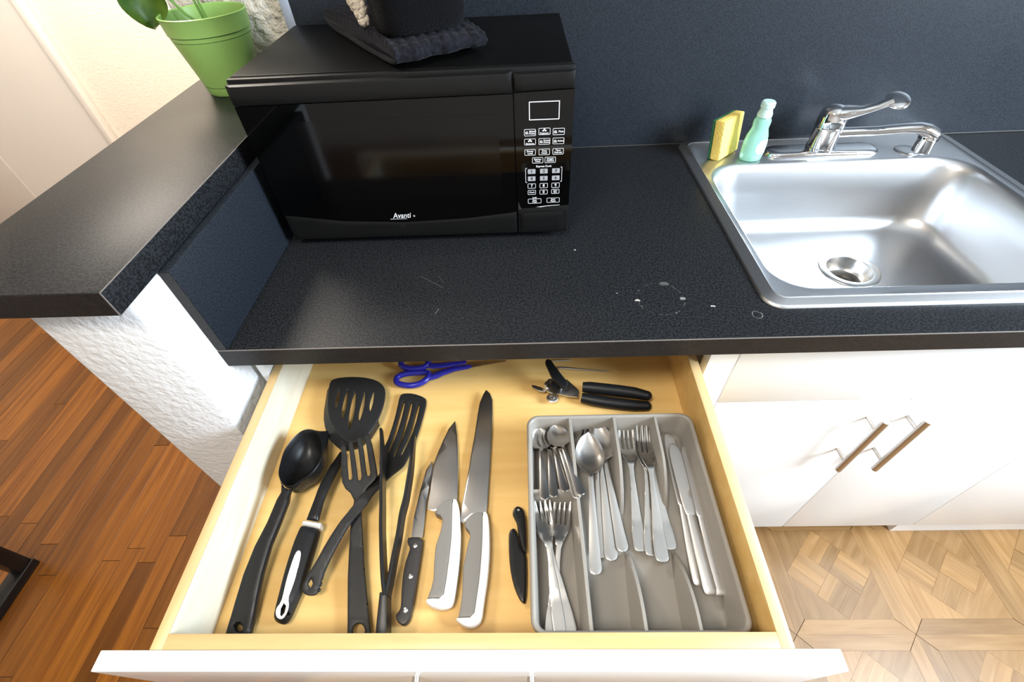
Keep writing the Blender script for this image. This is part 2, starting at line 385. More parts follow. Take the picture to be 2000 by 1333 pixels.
DATA = {
  'ladle_rim': [(0.0626,-0.0479),(0.0761,-0.0468),(0.0883,-0.0532),(0.0986,-0.0685),(0.1049,-0.0869),(0.1061,-0.101),(0.1027,-0.1148),(0.0949,-0.1264),(0.083,-0.1345),(0.0761,-0.1425),(0.0612,-0.1407),(0.0503,-0.1266),(0.0465,-0.1173),(0.0447,-0.1017),(0.0436,-0.084),(0.0483,-0.0675),(0.0548,-0.056)],
  'ladle_low': [(0.0505,-0.034),(0.072,-0.0345),(0.0948,-0.0383),(0.0958,-0.0594),(0.0969,-0.0818),(0.0969,-0.1086),(0.0881,-0.124),(0.0716,-0.1338),(0.0626,-0.1361)],
  'ladle_hL': [(0.0567,-0.1372),(0.0592,-0.1481),(0.0554,-0.1592),(0.0555,-0.1593),(0.0506,-0.1887),(0.0423,-0.2192),(0.0376,-0.2532),(0.0368,-0.2839),(0.0367,-0.3072),(0.0374,-0.3212)],
  'ladle_hR': [(0.0716,-0.139),(0.0716,-0.1498),(0.0728,-0.1595),(0.0728,-0.1595),(0.0693,-0.1846),(0.0639,-0.2167),(0.0629,-0.2508),(0.0645,-0.278),(0.0673,-0.3061),(0.0674,-0.3168),(0.0662,-0.3216)],
  'ladle_hole': [(0.0454,-0.3095),(0.0472,-0.3072),(0.0514,-0.3075),(0.0554,-0.3107),(0.0572,-0.3142),(0.055,-0.3164),(0.0505,-0.3153)],
  'turner_head': [(0.0691,0.0603),(0.0771,0.0664),(0.1038,0.0676),(0.1333,0.0649),(0.1536,0.0592),(0.1665,0.0496),(0.1729,0.038),(0.1753,0.0202),(0.1748,-0.0012),(0.1707,-0.0259),(0.1629,-0.0475),(0.1535,-0.0598),(0.139,-0.0643),(0.124,-0.0592),(0.108,-0.0444),(0.0915,-0.0222),(0.0795,0.0052),(0.0722,0.0383)],
  'turner_low': [(0.0658,0.0455),(0.0716,0.0054),(0.0756,-0.0116),(0.0824,-0.0282),(0.0965,-0.0522),(0.1139,-0.0663),(0.1247,-0.0681),(0.146,-0.0628),(0.1613,-0.0447),(0.1705,-0.0198)],
  'turner_slot0': [(0.0919,0.0442),(0.0951,0.0266),(0.0973,0.0069),(0.0955,0.0002),(0.091,0.0136),(0.0898,0.0312)],
  'turner_slot1': [(0.1073,0.0431),(0.1122,0.0174),(0.1145,-0.0103),(0.1125,-0.022),(0.1074,-0.006),(0.1055,0.0219)],
  'turner_slot2': [(0.1218,0.0416),(0.1284,0.0084),(0.131,-0.023),(0.1291,-0.0433),(0.1241,-0.0269),(0.1197,0.0107)],
  'turner_slot3': [(0.138,0.0401),(0.1434,0.0102),(0.1436,-0.011),(0.1418,-0.0257),(0.1377,-0.0108),(0.1375,0.0168)],
  'turner_slot4': [(0.1535,0.0374),(0.1567,0.0185),(0.1566,0.0013),(0.1554,-0.006),(0.1515,0.0078),(0.1521,0.0252)],
  'turner_sL': [(0.1206,-0.0745),(0.1132,-0.0996),(0.1069,-0.1275),(0.1037,-0.1562),(0.1001,-0.1816)],
  'turner_sR': [(0.1279,-0.0764),(0.129,-0.1032),(0.124,-0.1246),(0.1188,-0.1564),(0.1181,-0.184)],
  'turner_collar': [(0.0955,-0.1821),(0.1222,-0.1862),(0.1229,-0.1939),(0.0951,-0.1884)],
  'turner_gL': [(0.0926,-0.1863),(0.0907,-0.1964),(0.0886,-0.2137),(0.0882,-0.244),(0.0897,-0.2737),(0.091,-0.2957),(0.093,-0.3022),(0.0984,-0.3068)],
  'turner_gR': [(0.1204,-0.1918),(0.1213,-0.2069),(0.1203,-0.2389),(0.119,-0.2701),(0.1154,-0.2898),(0.1131,-0.3016),(0.11,-0.3069),(0.1058,-0.3086)],
  'turner_inlay': [(0.1023,-0.2229),(0.1062,-0.2247),(0.1085,-0.2302),(0.1098,-0.2502),(0.1094,-0.2669),(0.1077,-0.2829),(0.1108,-0.2889),(0.1111,-0.2972),(0.1081,-0.3044),(0.1024,-0.3044),(0.0973,-0.2995),(0.0958,-0.2924),(0.0999,-0.2853),(0.0994,-0.2755),(0.0982,-0.2617),(0.0982,-0.2422),(0.0993,-0.2274)],
  'turner_hole': [(0.1032,-0.2867),(0.1078,-0.2901),(0.1084,-0.2972),(0.1058,-0.3016),(0.1029,-0.2995),(0.1013,-0.2925)],
  'spat': [(0.1942,0.0371),(0.1999,0.0422),(0.218,0.0417),(0.2401,0.0323),(0.2438,0.0228),(0.2427,0.0022),(0.2391,-0.0327),(0.234,-0.0654),(0.2301,-0.0868),(0.2267,-0.0999),(0.2186,-0.109),(0.2092,-0.1188),(0.2024,-0.1319),(0.1924,-0.1506),(0.1888,-0.1641),(0.1828,-0.1733),(0.1698,-0.1936),(0.1595,-0.2178),(0.152,-0.2385),(0.1456,-0.256),(0.143,-0.2706),(0.142,-0.2754),(0.1383,-0.2777),(0.1294,-0.2777),(0.1222,-0.274),(0.1201,-0.268),(0.1223,-0.2607),(0.1261,-0.2521),(0.1345,-0.2383),(0.1428,-0.2156),(0.1533,-0.1941),(0.1645,-0.1738),(0.169,-0.1653),(0.1758,-0.147),(0.1823,-0.1351),(0.1891,-0.1229),(0.1919,-0.1067),(0.1864,-0.0955),(0.1851,-0.0841),(0.1867,-0.0645),(0.1898,-0.0504),(0.193,-0.0188),(0.1941,0.0124)],
  'spat_slot0': [(0.2015,0.0227),(0.2039,0.025),(0.2063,0.0219),(0.2041,-0.0256),(0.1978,-0.0707),(0.1965,-0.076),(0.1947,-0.0736),(0.1972,-0.0444)],
  'spat_slot1': [(0.2145,0.0207),(0.2164,0.023),(0.2192,0.0206),(0.2183,-0.015),(0.2089,-0.0768),(0.2068,-0.0849),(0.205,-0.0825),(0.2113,-0.0447)],
  'spat_slot2': [(0.2283,0.0162),(0.23,0.019),(0.2327,0.0161),(0.2306,-0.024),(0.2204,-0.075),(0.2185,-0.0812),(0.2169,-0.0779),(0.2236,-0.0449)],
  'spat_hole': [(0.1306,-0.259),(0.1339,-0.2643),(0.1315,-0.269),(0.127,-0.2643)],
  'fork': [(0.1309,-0.0789),(0.1313,-0.0746),(0.1355,-0.0744),(0.1382,-0.0798),(0.1463,-0.108),(0.1517,-0.1274),(0.1539,-0.1287),(0.156,-0.1281),(0.1567,-0.124),(0.1516,-0.1081),(0.1406,-0.0722),(0.143,-0.0701),(0.1462,-0.0694),(0.1514,-0.0835),(0.1622,-0.1162),(0.1657,-0.1285),(0.1682,-0.1298),(0.17,-0.1289),(0.1701,-0.1227),(0.1633,-0.1002),(0.1527,-0.0656),(0.1554,-0.0644),(0.1592,-0.064),(0.1664,-0.0837),(0.1755,-0.1149),(0.1785,-0.1225),(0.1802,-0.1235),(0.1821,-0.1229),(0.1824,-0.1182),(0.1751,-0.0955),(0.1644,-0.0601),(0.1669,-0.0584),(0.1704,-0.0589),(0.1783,-0.0755),(0.1909,-0.1119),(0.1945,-0.1246),(0.1894,-0.1323),(0.1827,-0.1399),(0.1779,-0.1488),(0.1771,-0.1577),(0.1784,-0.1714),(0.1857,-0.2021),(0.1937,-0.2363),(0.2032,-0.2682),(0.2139,-0.304),(0.2188,-0.3181),(0.2175,-0.3233),(0.1906,-0.3232),(0.1836,-0.2922),(0.1758,-0.2555),(0.1703,-0.2227),(0.1666,-0.1919),(0.165,-0.1667),(0.1654,-0.1576),(0.1579,-0.1471),(0.1493,-0.1409),(0.1426,-0.1316),(0.1365,-0.1078)],
  'fork_hole': [(0.2106,-0.3151),(0.2104,-0.3188),(0.2082,-0.3215),(0.2046,-0.3225),(0.2006,-0.3215),(0.1972,-0.3188),(0.1953,-0.3151),(0.1954,-0.3113),(0.1976,-0.3086),(0.2012,-0.3076),(0.2053,-0.3086),(0.2087,-0.3114)],
  'tong_a': [(0.1897,-0.0533),(0.1955,-0.0802),(0.2015,-0.1152),(0.207,-0.1478),(0.211,-0.168),(0.2153,-0.1961),(0.2239,-0.2372),(0.2314,-0.2688),(0.236,-0.282)],
  'tong_b': [(0.2417,-0.0637),(0.2432,-0.1049),(0.2428,-0.143),(0.2427,-0.1664),(0.2398,-0.174),(0.2404,-0.2088),(0.2386,-0.2359),(0.2379,-0.259),(0.2365,-0.2809)],
  'tong_s': [(0.2334,-0.2787),(0.2348,-0.2963),(0.2357,-0.3077),(0.2374,-0.3262)],
  'steak_blade': [(0.2666,-0.0873),(0.2589,-0.1025),(0.254,-0.1367),(0.2503,-0.1747),(0.2507,-0.2025),(0.2667,-0.2034),(0.266,-0.1524),(0.2669,-0.1289),(0.2686,-0.1044)],
  'steak_handle': [(0.248,-0.2043),(0.2677,-0.2045),(0.2684,-0.2212),(0.2672,-0.2548),(0.2662,-0.2861),(0.2652,-0.3027),(0.2614,-0.3085),(0.2563,-0.3102),(0.2495,-0.3062),(0.2456,-0.2991),(0.2508,-0.2932),(0.2512,-0.2873),(0.2486,-0.2675),(0.248,-0.2415),(0.2513,-0.2252),(0.2524,-0.2183),(0.2478,-0.2126),(0.2472,-0.2069)],
  'steak_rivet': [(0.2593,-0.216),(0.2588,-0.2548),(0.2583,-0.2937)],
  'chef_blade': [(0.2971,-0.017),(0.3024,-0.0439),(0.3062,-0.0719),(0.3087,-0.1),(0.3118,-0.1568),(0.2934,-0.1604),(0.2807,-0.1677),(0.2691,-0.1646),(0.269,-0.1348),(0.2688,-0.1044),(0.2695,-0.0979),(0.2732,-0.0793),(0.2796,-0.0568),(0.2877,-0.0316)],
  'chef_grey': [(0.283,-0.1745),(0.2853,-0.1648),(0.2923,-0.1575),(0.2998,-0.1545),(0.3057,-0.1538),(0.3072,-0.1801),(0.3089,-0.2051),(0.3085,-0.2302),(0.307,-0.2617),(0.3049,-0.2815),(0.286,-0.2816),(0.2894,-0.2703),(0.2909,-0.259),(0.2895,-0.2408),(0.2891,-0.219),(0.2936,-0.1992),(0.2952,-0.1852),(0.291,-0.1776)],
  'chef_white': [(0.3057,-0.1538),(0.3123,-0.1539),(0.3177,-0.1726),(0.3221,-0.2095),(0.3226,-0.2437),(0.3208,-0.2693),(0.3188,-0.2888),(0.313,-0.2923),(0.3024,-0.294),(0.2913,-0.2916),(0.2839,-0.2868),(0.2841,-0.2832),(0.286,-0.2816),(0.3049,-0.2815),(0.307,-0.2617),(0.3085,-0.2302),(0.3089,-0.2051),(0.3072,-0.1801)],
  'bread_blade': [(0.3462,0.0442),(0.3534,0.0362),(0.3578,0.0227),(0.3589,-0.0013),(0.3588,-0.045),(0.3577,-0.1008),(0.3562,-0.1584),(0.3552,-0.1709),(0.3344,-0.1737),(0.3236,-0.186),(0.3188,-0.1827),(0.3194,-0.1563),(0.3257,-0.1018),(0.3272,-0.0802),(0.331,-0.0444),(0.3341,-0.0044),(0.3362,0.0176),(0.3417,0.0355)],
  'bread_grey': [(0.3263,-0.1919),(0.3285,-0.1834),(0.3356,-0.1762),(0.3431,-0.1737),(0.3504,-0.1735),(0.3513,-0.1954),(0.3517,-0.2196),(0.3504,-0.2569),(0.3476,-0.2829),(0.3453,-0.3023),(0.3267,-0.3029),(0.329,-0.2888),(0.3296,-0.2755),(0.3285,-0.2464),(0.3324,-0.2194),(0.3353,-0.2068),(0.3333,-0.1996),(0.3274,-0.1937)],
  'bread_white': [(0.3504,-0.1735),(0.3568,-0.1723),(0.3605,-0.1882),(0.3629,-0.2238),(0.3616,-0.2569),(0.3573,-0.2878),(0.3555,-0.3064),(0.3492,-0.312),(0.3414,-0.3143),(0.3321,-0.312),(0.3243,-0.3063),(0.3235,-0.3036),(0.3267,-0.3029),(0.3453,-0.3023),(0.3476,-0.2829),(0.3504,-0.2569),(0.3517,-0.2196),(0.3513,-0.1954)],
  'sheath': [(0.3954,-0.191),(0.3876,-0.1953),(0.3873,-0.2141),(0.389,-0.2415),(0.3933,-0.2624),(0.4002,-0.2787),(0.4057,-0.2854),(0.4104,-0.2858),(0.4124,-0.2548),(0.4119,-0.2254),(0.405,-0.2184),(0.4007,-0.1999)],
  'peel_handle': [(0.3933,-0.169),(0.3964,-0.1644),(0.401,-0.1624),(0.4087,-0.1668),(0.4116,-0.1761),(0.4124,-0.2013),(0.4122,-0.2293),(0.4093,-0.2273),(0.4051,-0.2197),(0.4008,-0.1997),(0.3986,-0.1865),(0.396,-0.182),(0.393,-0.1759)],
  'peel_rivet': [(0.4016,-0.1691)],
  'sc_loop1': [(0.1828,0.0685),(0.1828,0.0768),(0.1918,0.0827),(0.2032,0.0851),(0.2149,0.0861),(0.2316,0.0869),(0.2404,0.0841),(0.2414,0.0762),(0.2344,0.0662),(0.2252,0.0603),(0.2125,0.057),(0.1991,0.0586),(0.1869,0.0623)],
  'sc_loop2': [(0.1863,0.1064),(0.1882,0.0999),(0.1976,0.0943),(0.2114,0.0924),(0.2265,0.0934),(0.2374,0.1006),(0.2377,0.1114),(0.2214,0.1184),(0.1971,0.1192),(0.1875,0.1151)],
  'sc_arm1': [(0.24,0.0742),(0.2527,0.079),(0.2654,0.0859),(0.2865,0.0938),(0.3098,0.0974),(0.3164,0.0993)],
  'sc_arm2': [(0.2337,0.1001),(0.2475,0.0976),(0.2644,0.0982),(0.286,0.1018),(0.3079,0.1044)],
  'sc_blade': [(0.3063,0.0958),(0.3106,0.1075),(0.3393,0.111),(0.3793,0.1116),(0.3802,0.1094),(0.3482,0.1032),(0.3147,0.0956)],
  'co_h1': [(0.5126,0.0385),(0.5246,0.0371),(0.5484,0.0333),(0.5736,0.0291),(0.5985,0.0243),(0.6178,0.018)],
  'co_h2': [(0.5098,0.0227),(0.5265,0.0181),(0.5465,0.0135),(0.5714,0.0089),(0.5962,0.0052),(0.6162,0.0037)],
  'co_knob': [(0.4498,0.0768),(0.4515,0.0836),(0.4561,0.0858),(0.4613,0.0822),(0.4684,0.0673),(0.4792,0.0473),(0.4853,0.0364),(0.4853,0.026),(0.4807,0.0209),(0.4742,0.0242),(0.4648,0.037),(0.4593,0.0457),(0.4556,0.0588)],
  'co_plate': [(0.5024,0.0194),(0.4888,0.0208),(0.4667,0.0276),(0.4547,0.03),(0.448,0.0376),(0.4486,0.0506),(0.4561,0.0592),(0.4722,0.0588),(0.488,0.0561),(0.5055,0.034)],
  'co_jaw': [(0.4255,0.05),(0.4326,0.0488),(0.4431,0.0441),(0.4516,0.0375),(0.4462,0.0344),(0.4358,0.0379),(0.4271,0.0435)],
  'co_disc': [(0.4606,0.0245)],
  'co_nut': [(0.4668,0.035)],
  'co_gear': [(0.4508,0.0429)],
  'pick': [(0.4748,0.0933),(0.4895,0.0924),(0.5096,0.0895),(0.5386,0.0859),(0.5657,0.0828)],
  'pick2': [(0.4645,0.1107),(0.4814,0.1114),(0.5001,0.1116)],
  'teaspoon': [(0.4352,-0.0474,0.02,0.4386,-0.1701,0.0505),(0.448,-0.0439,0.013,0.4511,-0.1663,0.05),(0.451,-0.0452,0.017,0.4669,-0.1585,0.0495),(0.4545,-0.0465,0.022,0.4837,-0.169,0.053),(0.4585,-0.0475,0.027,0.4883,-0.1668,0.0565)],
  'spoon': [(0.5244,-0.0249,0.014,0.5131,-0.2332,0.01),(0.5256,-0.0281,0.017,0.5244,-0.2377,0.013),(0.5261,-0.0374,0.02,0.5405,-0.2278,0.017),(0.5099,-0.0607,0.03,0.4998,-0.2573,0.024)],
  'fork_big': [(0.5729,-0.0302,0.016,0.5647,-0.2262,0.01),(0.5978,-0.0376,0.016,0.6066,-0.2244,0.01),(0.5986,-0.0394,0.02,0.5775,-0.2329,0.013),(0.5992,-0.0405,0.025,0.5884,-0.2424,0.02)],
  'fork_small': [(0.4654,-0.1573,0.014,0.4394,-0.3219,0.01),(0.4295,-0.1624,0.018,0.4651,-0.3213,0.013),(0.4356,-0.1617,0.022,0.451,-0.3225,0.017)],
  'knife_t': [(0.6391,-0.0502,0.01,0.6314,-0.2685,0.008),(0.6387,-0.072,0.02,0.6397,-0.2805,0.016),(0.6589,-0.0741,0.014,0.6524,-0.2803,0.012)],
}

# ================================================================== the room
FZ = -Z0                                                   # floor level, measured from the counter top
WL, WR, WF, WB, CZ = -3.1, 2.25, -2.3, 0.625, 1.52
WY = 1.60                                                  # far wall of the adjoining room
floor = struct(MB().box(WL-0.1, WR+0.1, WF-0.1, WY+0.1, FZ-0.06, FZ-0.004).obj('floor', SUBF))
struct(MB().box(WL-0.1, WR+0.1, WF-0.1, WY+0.1, CZ, CZ+0.06).obj('ceiling', CEIL))
struct(MB().box(-0.238, WR+0.1, WB, WB+0.1, FZ-0.004, CZ).obj('wall_back', PLASTB))
struct(MB().box(-0.238, -0.158, WB+0.1, WY, FZ-0.004, CZ).obj('wall_return', WALLP))
struct(MB().box(WL-0.1, -0.158, WY, WY+0.1, FZ-0.004, CZ).obj('wall_far', WALLP))
struct(MB().box(WL-0.1, WL, WF, WY, FZ-0.004, CZ).obj('wall_left', WALLP))
struct(MB().box(WL-0.1, WR+0.1, WF-0.1, WF, FZ-0.004, CZ).obj('wall_front', WALLW))
wr = MB()
wy0, wy1, wz0, wz1 = -0.95, -0.05, 0.32, 1.20
wr.box(WR, WR+0.1, WF, wy0, FZ-0.004, CZ).box(WR, WR+0.1, wy1, WB, FZ-0.004, CZ).box(WR, WR+0.1, wy0, wy1, FZ-0.004, wz0).box(WR, WR+0.1, wy0, wy1, wz1, CZ)
struct(wr.obj('wall_right', WALLW))
wf = MB()
for a, b, c_, d in ((wy0, wy0+0.05, wz0, wz1), (wy1-0.05, wy1, wz0, wz1), (wy0+0.05, wy1-0.05, wz0, wz0+0.05), (wy0+0.05, wy1-0.05, wz1-0.05, wz1), (-0.51, -0.49, wz0+0.05, wz1-0.05)):
    wf.box(WR+0.02, WR+0.07, a, b, c_, d)
struct(wf.obj('window_1', DOORW))
# half wall that carries the bar ledge, its end face towards the room
hw = MB().box(-0.145, -0.0152, -0.060, WB, FZ-0.004, 0.1424, 0.006)
struct(hw.obj('wall_divider', PLASTER))
# door and casing in the far room
d1 = struct(MB().box(-2.55, -1.392, WY-0.022, WY-0.002, FZ, 1.12).obj('door_1', DOORW))
MB().box(-2.50, -1.935, WY-0.027, WY-0.0222, FZ+0.12, 1.0, 0.002).obj('door_panel', DOORW, d1, org=(0,0,0))
struct(MB().box(-1.392, -1.362, WY-0.040, WY-0.0005, FZ, 1.14, 0.006).obj('trim_1', DOORW))
struct(MB().box(-1.362, -0.24, WY-0.014, WY-0.0005, FZ, FZ+0.10, 0.003).obj('baseboard_far', DOORW))
struct(MB().box(-0.0195, -0.0005, WB-0.016, WB-0.0005, 0.18, 0.60, 0.002).obj('trim_2', CAULK))

# wooden planks of the far floor, laid towards the back wall
rnd = random.Random(11)
pw = 0.056; k = 0
x = -2.30
while x < -0.20:
    y = -0.62 + rnd.uniform(-0.5, 0.0)
    while y < 1.585:
        L = rnd.uniform(0.45, 1.15); y1 = min(y + L, 1.585); y0 = max(y, -0.62)
        if y1 - y0 > 0.05:
            b = 0.0007
            MB().box(x+0.0005, x+pw-0.0005, y0+0.0006, y1-0.0006, -0.004, rnd.uniform(-0.0004, 0.0004), b).obj('plank', PLANK, floor, smooth=0).location = (0, 0, FZ)
        y += L
    x += pw
MB().box(WL, -2.3005, WF, WY, -0.004, 0.0).obj('far_boards', PLANK, floor, smooth=0).location = (0, 0, FZ)
MB().box(-2.30, -0.16, WF, -0.6215, -0.004, 0.0).obj('far_boards', PLANK, floor, smooth=0).location = (0, 0, FZ)

# parquet tiles of the kitchen floor: a frame of four strips round a basket weave set at 45 degrees
TS, TX, TY = 0.294, 1.093, -0.188
def clip(poly, x0, x1, y0, y1):
    for ax, lim, sg in ((0, x0, 1), (0, x1, -1), (1, y0, 1), (1, y1, -1)):
        out = []
        for i in range(len(poly)):
            a, b = poly[i-1], poly[i]; da, db = sg*(a[ax]-lim), sg*(b[ax]-lim)
            if (da >= 0) != (db >= 0):
                t = da/(da-db); out.append((a[0]+(b[0]-a[0])*t, a[1]+(b[1]-a[1])*t))
            if db >= 0: out.append(b)
        poly = out
        if not poly: return []
    return poly
def area2(p): return abs(sum(p[i-1][0]*p[i][1]-p[i][0]*p[i-1][1] for i in range(len(p))))/2
def strip(poly, ang, gap=0.00035):
    cx = sum(p[0] for p in poly)/len(poly); cy = sum(p[1] for p in poly)/len(poly)
    q = []
    for x, y in poly:
        dx, dy = x-cx, y-cy; L = math.hypot(dx, dy); s = max(0, 1-gap/L) if L else 1
        dx, dy = dx*s, dy*s; c, s2 = math.cos(-ang), math.sin(-ang); q.append((dx*c-dy*s2, dx*s2+dy*c))
    o = MB().prism(q, -0.004, rnd.uniform(-0.0003, 0.0003)).obj('parquet_strip', PARQ, floor, smooth=0)
    o.location = (cx, cy, FZ); o.rotation_euler = (0, 0, ang)
BW = 0.034; IN0 = BW; IN1 = TS-BW; SQ = (IN1-IN0)/math.sqrt(2)/2
for i in range(-3, 4):
    for j in range(-1, 1):
        ox, oy = TX+TS*i, TY+TS*j
        for q, a in (([(0,0),(TS,0),(IN1,IN0),(IN0,IN0)], 0), ([(TS,0),(TS,TS),(IN1,IN1),(IN1,IN0)], R(90)), ([(TS,TS),(0,TS),(IN0,IN1),(IN1,IN1)], 0), ([(0,TS),(0,0),(IN0,IN0),(IN0,IN1)], R(90))):
            strip([(ox+x, oy+y) for x, y in q], a, 0.0009)
        cx, cy = ox+TS/2, oy+TS/2; w = SQ/3*1.0
        mid = (IN0+IN1)/2
        for (qx, qy), (rx, ry), (sx2, sy2) in (((IN0, IN0), (mid, IN0), (IN0, mid)), ((IN1, IN0), (IN1, mid), (mid, IN0)), ((IN1, IN1), (mid, IN1), (IN1, mid)), ((IN0, IN1), (IN0, mid), (mid, IN1))):
            strip([(ox+qx, oy+qy), (ox+rx, oy+ry), (ox+sx2, oy+sy2)], R(90) if (qx == IN0) else R(45))
        e = (math.cos(R(-45)), math.sin(R(-45))); f = (-e[1], e[0])
        for u in range(-1, 1):
            for v in range(-1, 1):
                for t in range(3):
                    if (u+v) % 2 == 0: a0, a1, b0, b1, an = u*SQ, (u+1)*SQ, v*SQ+t*w, v*SQ+(t+1)*w, R(-45)
                    else: a0, a1, b0, b1, an = u*SQ+t*w, u*SQ+(t+1)*w, v*SQ, (v+1)*SQ, R(45)
                    poly = [(cx+p*e[0]+q*f[0], cy+p*e[1]+q*f[1]) for p, q in ((a0,b0),(a1,b0),(a1,b1),(a0,b1))]
                    poly = clip(poly, ox+IN0, ox+IN1, oy+IN0, oy+IN1)
                    if len(poly) > 2 and area2(poly) > 0.00018: strip(poly, an)
MB().box(-0.145, TX-3*TS-0.0005, WF, WB, -0.004, -0.0004).obj('far_parquet', KFLOOR, floor, smooth=0).location = (0, 0, FZ)
MB().box(TX-3*TS, WR, WF, TY-TS-0.0005, -0.004, -0.0004).obj('far_parquet', KFLOOR, floor, smooth=0).location = (0, 0, FZ)
MB().box(TX-3*TS, WR, TY+TS+0.0005, WB, -0.004, -0.0004).obj('far_parquet', KFLOOR, floor, smooth=0).location = (0, 0, FZ)

# ================================================================== counter, splashes, ledge
XR_ = 2.24
TC = 0.0328
SINK = (0.780, 1.372, 0.055, 0.612)                          # outer rim of the sink
ct = tag(plate(MB(), [(-0.0148, 0), (XR_, 0), (XR_, 0.6085), (-0.0148, 0.6085)], lambda x, y: 0.0, lambda x, y: -TC,
     holes=[[(p[0], p[1]) for p in rrect(0.799, 1.353, 0.078, 0.515, 0.045, 0, 5)]], g=0.08, step=0.3).obj('countertop', LAMC, smooth=30),
     'long black speckled laminate kitchen counter with pale scratches and ring marks', 'countertop')
MB().box(-0.0148, XR_, -0.0012, -0.0001, -TC, -0.0010).obj('front_edge', LAMEDGE, ct)
MB().box(-0.0148, XR_, -0.0011, 0.0003, -0.0009, 0.0002).obj('worn_line', WORN, ct)
sp = tag(MB().box(-0.0147, 0.0, 0.0, 0.6085, 0.0002, 0.1424, 0.0012).obj('side_splash', SPL), 'low black laminate splash board beside the microwave under the bar ledge', 'splashboard')
MB().box(-0.0145, -0.0002, -0.0008, 0.0001, 0.002, 0.141).obj('end_edge', LAMEDGE, sp)
tag(MB().box(0.0, XR_, 0.609, WB-0.001, 0.0, CZ-0.002).obj('backsplash', SPL), 'tall black laminate backsplash panel on the wall behind sink and microwave', 'backsplash')  # upper part unseen, carried to the ceiling to darken counter and sink reflections
MB().tube([(0.002, 0.6075, 0.0012), (XR_, 0.6075, 0.0012)], 0.0016, 6).obj('seam_bead', DARKHOLE, ct)
ZL0, ZL1 = 0.1428, 0.1761
lg = tag(MB().box(-0.2344, -0.0128, -0.0767, WB-0.002, ZL0, ZL1, 0.0008).obj('bar_ledge', LAM), 'black laminate bar ledge on the half wall with green pot on it', 'ledge')
MB().box(-0.2346, -0.0129, -0.0772, -0.0766, ZL0+0.001, ZL1-0.001).obj('front_edge', LAMEDGE, lg)
wl = MB().box(-0.0131, -0.0124, -0.0772, 0.60, ZL1-0.0007, ZL1+0.0003).box(-0.0136, -0.0124, -0.0775, -0.0765, ZL0, ZL1)
wl.obj('worn_line', WORN, lg)

# ================================================================== cabinets
def handle(parent, x, z0, z1, yb, name='bar_handle'):
    m = MB().tube([(x, yb-0.030, z0), (x, yb-0.030, z1)], 0.0058, 16)
    for z in (z0+0.030, z1-0.030): m.tube([(x, yb-0.030, z), (x, yb, z)], 0.0042, 12)
    return m.obj(name, NICKEL, parent, org=parent['o'] if 'o' in parent else (0,0,0))
YF = 0.0306
# drawer cabinet: carcass round the open drawer
cb = thing('drawer_cabinet', 'white base cabinet under the counter holding the open drawer', 'cabinet', (0.37, 0.3, FZ)); og = (0.37, 0.3, FZ)
c = MB().box(-0.004, 0.0076, YF+0.02, 0.60, FZ+0.10, -TC-0.001).box(0.742, 0.7555, YF+0.02, 0.60, FZ+0.10, -TC-0.001).box(0.0076, 0.742, YF+0.02, 0.60, FZ+0.10, FZ+0.116).box(0.0076, 0.742, 0.59, 0.60, FZ+0.116, -TC-0.001)
c.obj('carcass', CABIN, cb, org=og)
MB().box(-0.004, 0.0076, YF, YF+0.0198, FZ+0.14, -TC-0.001).box(0.7125, 0.7555, YF, YF+0.0198, FZ+0.14, -TC-0.001).box(0.0076, 0.7125, YF, YF+0.0198, -0.052, -TC-0.001).obj('face_frame', CABW, cb, org=og)
MB().box(0.01, 0.74, 0.13, 0.15, FZ, FZ+0.10).obj('toe_kick', CABW, cb, org=og)
for xa, xb in ((-0.002, 0.3755), (0.3785, 0.7545)):
    MB().box(xa, xb, YF-0.0005, YF+0.018, FZ+0.14, -0.245, 0.001).obj('door', CABW, cb, org=og)
# sink cabinet
sc = thing('sink_cabinet', 'white two-door base cabinet under the sink with two bar handles', 'cabinet', (1.09, 0.3, FZ)); og = (1.09, 0.3, FZ)
MB().box(0.7575, 0.772, YF+0.02, 0.60, FZ+0.10, -TC-0.001).box(1.407, 1.4215, YF+0.02, 0.60, FZ+0.10, -TC-0.001).box(0.772, 1.407, YF+0.02, 0.60, FZ+0.10, FZ+0.116).box(0.772, 1.407, YF+0.02, YF+0.03, -0.26, -TC-0.001).obj('carcass', CABIN, sc, org=og)
MB().box(0.7580, 1.4208, YF, YF+0.0195, -0.1985, -TC-0.0012, 0.0012).obj('false_front', CABW, sc, org=og)
for xa, xb, hx in ((0.7580, 1.0885, 1.0415), (1.0915, 1.4208, 1.1120)):
    d = MB().box(xa, xb, YF, YF+0.0195, -0.7700, -0.2012, 0.0012).obj('door', CABW, sc, org=og); d['o'] = og
    handle(d, hx, -0.394, -0.222, YF)
MB().box(0.76, 1.42, 0.15, 0.17, FZ, FZ+0.10).obj('toe_kick', CABW, sc, org=og)
# next cabinet on the right
ec = thing('end_cabinet', 'white base cabinet at the right edge with plinth on the floor', 'cabinet', (1.8, 0.3, FZ)); og = (1.8, 0.3, FZ)
MB().box(1.4235, 2.235, YF+0.02, 0.60, FZ+0.13, -TC-0.001).obj('carcass', CABIN, ec, org=og)
MB().box(1.4240, 2.234, YF, YF+0.0195, -0.1985, -TC-0.0012, 0.0012).obj('false_front', CABW, ec, org=og)
MB().box(1.4240, 2.234, YF, YF+0.0195, -0.7700, -0.2012, 0.0012).obj('door', CABW, ec, org=og)
MB().box(1.461, 2.234, 0.068, 0.56, FZ+0.0002, FZ+0.129).obj('plinth', CABW, ec, org=og)

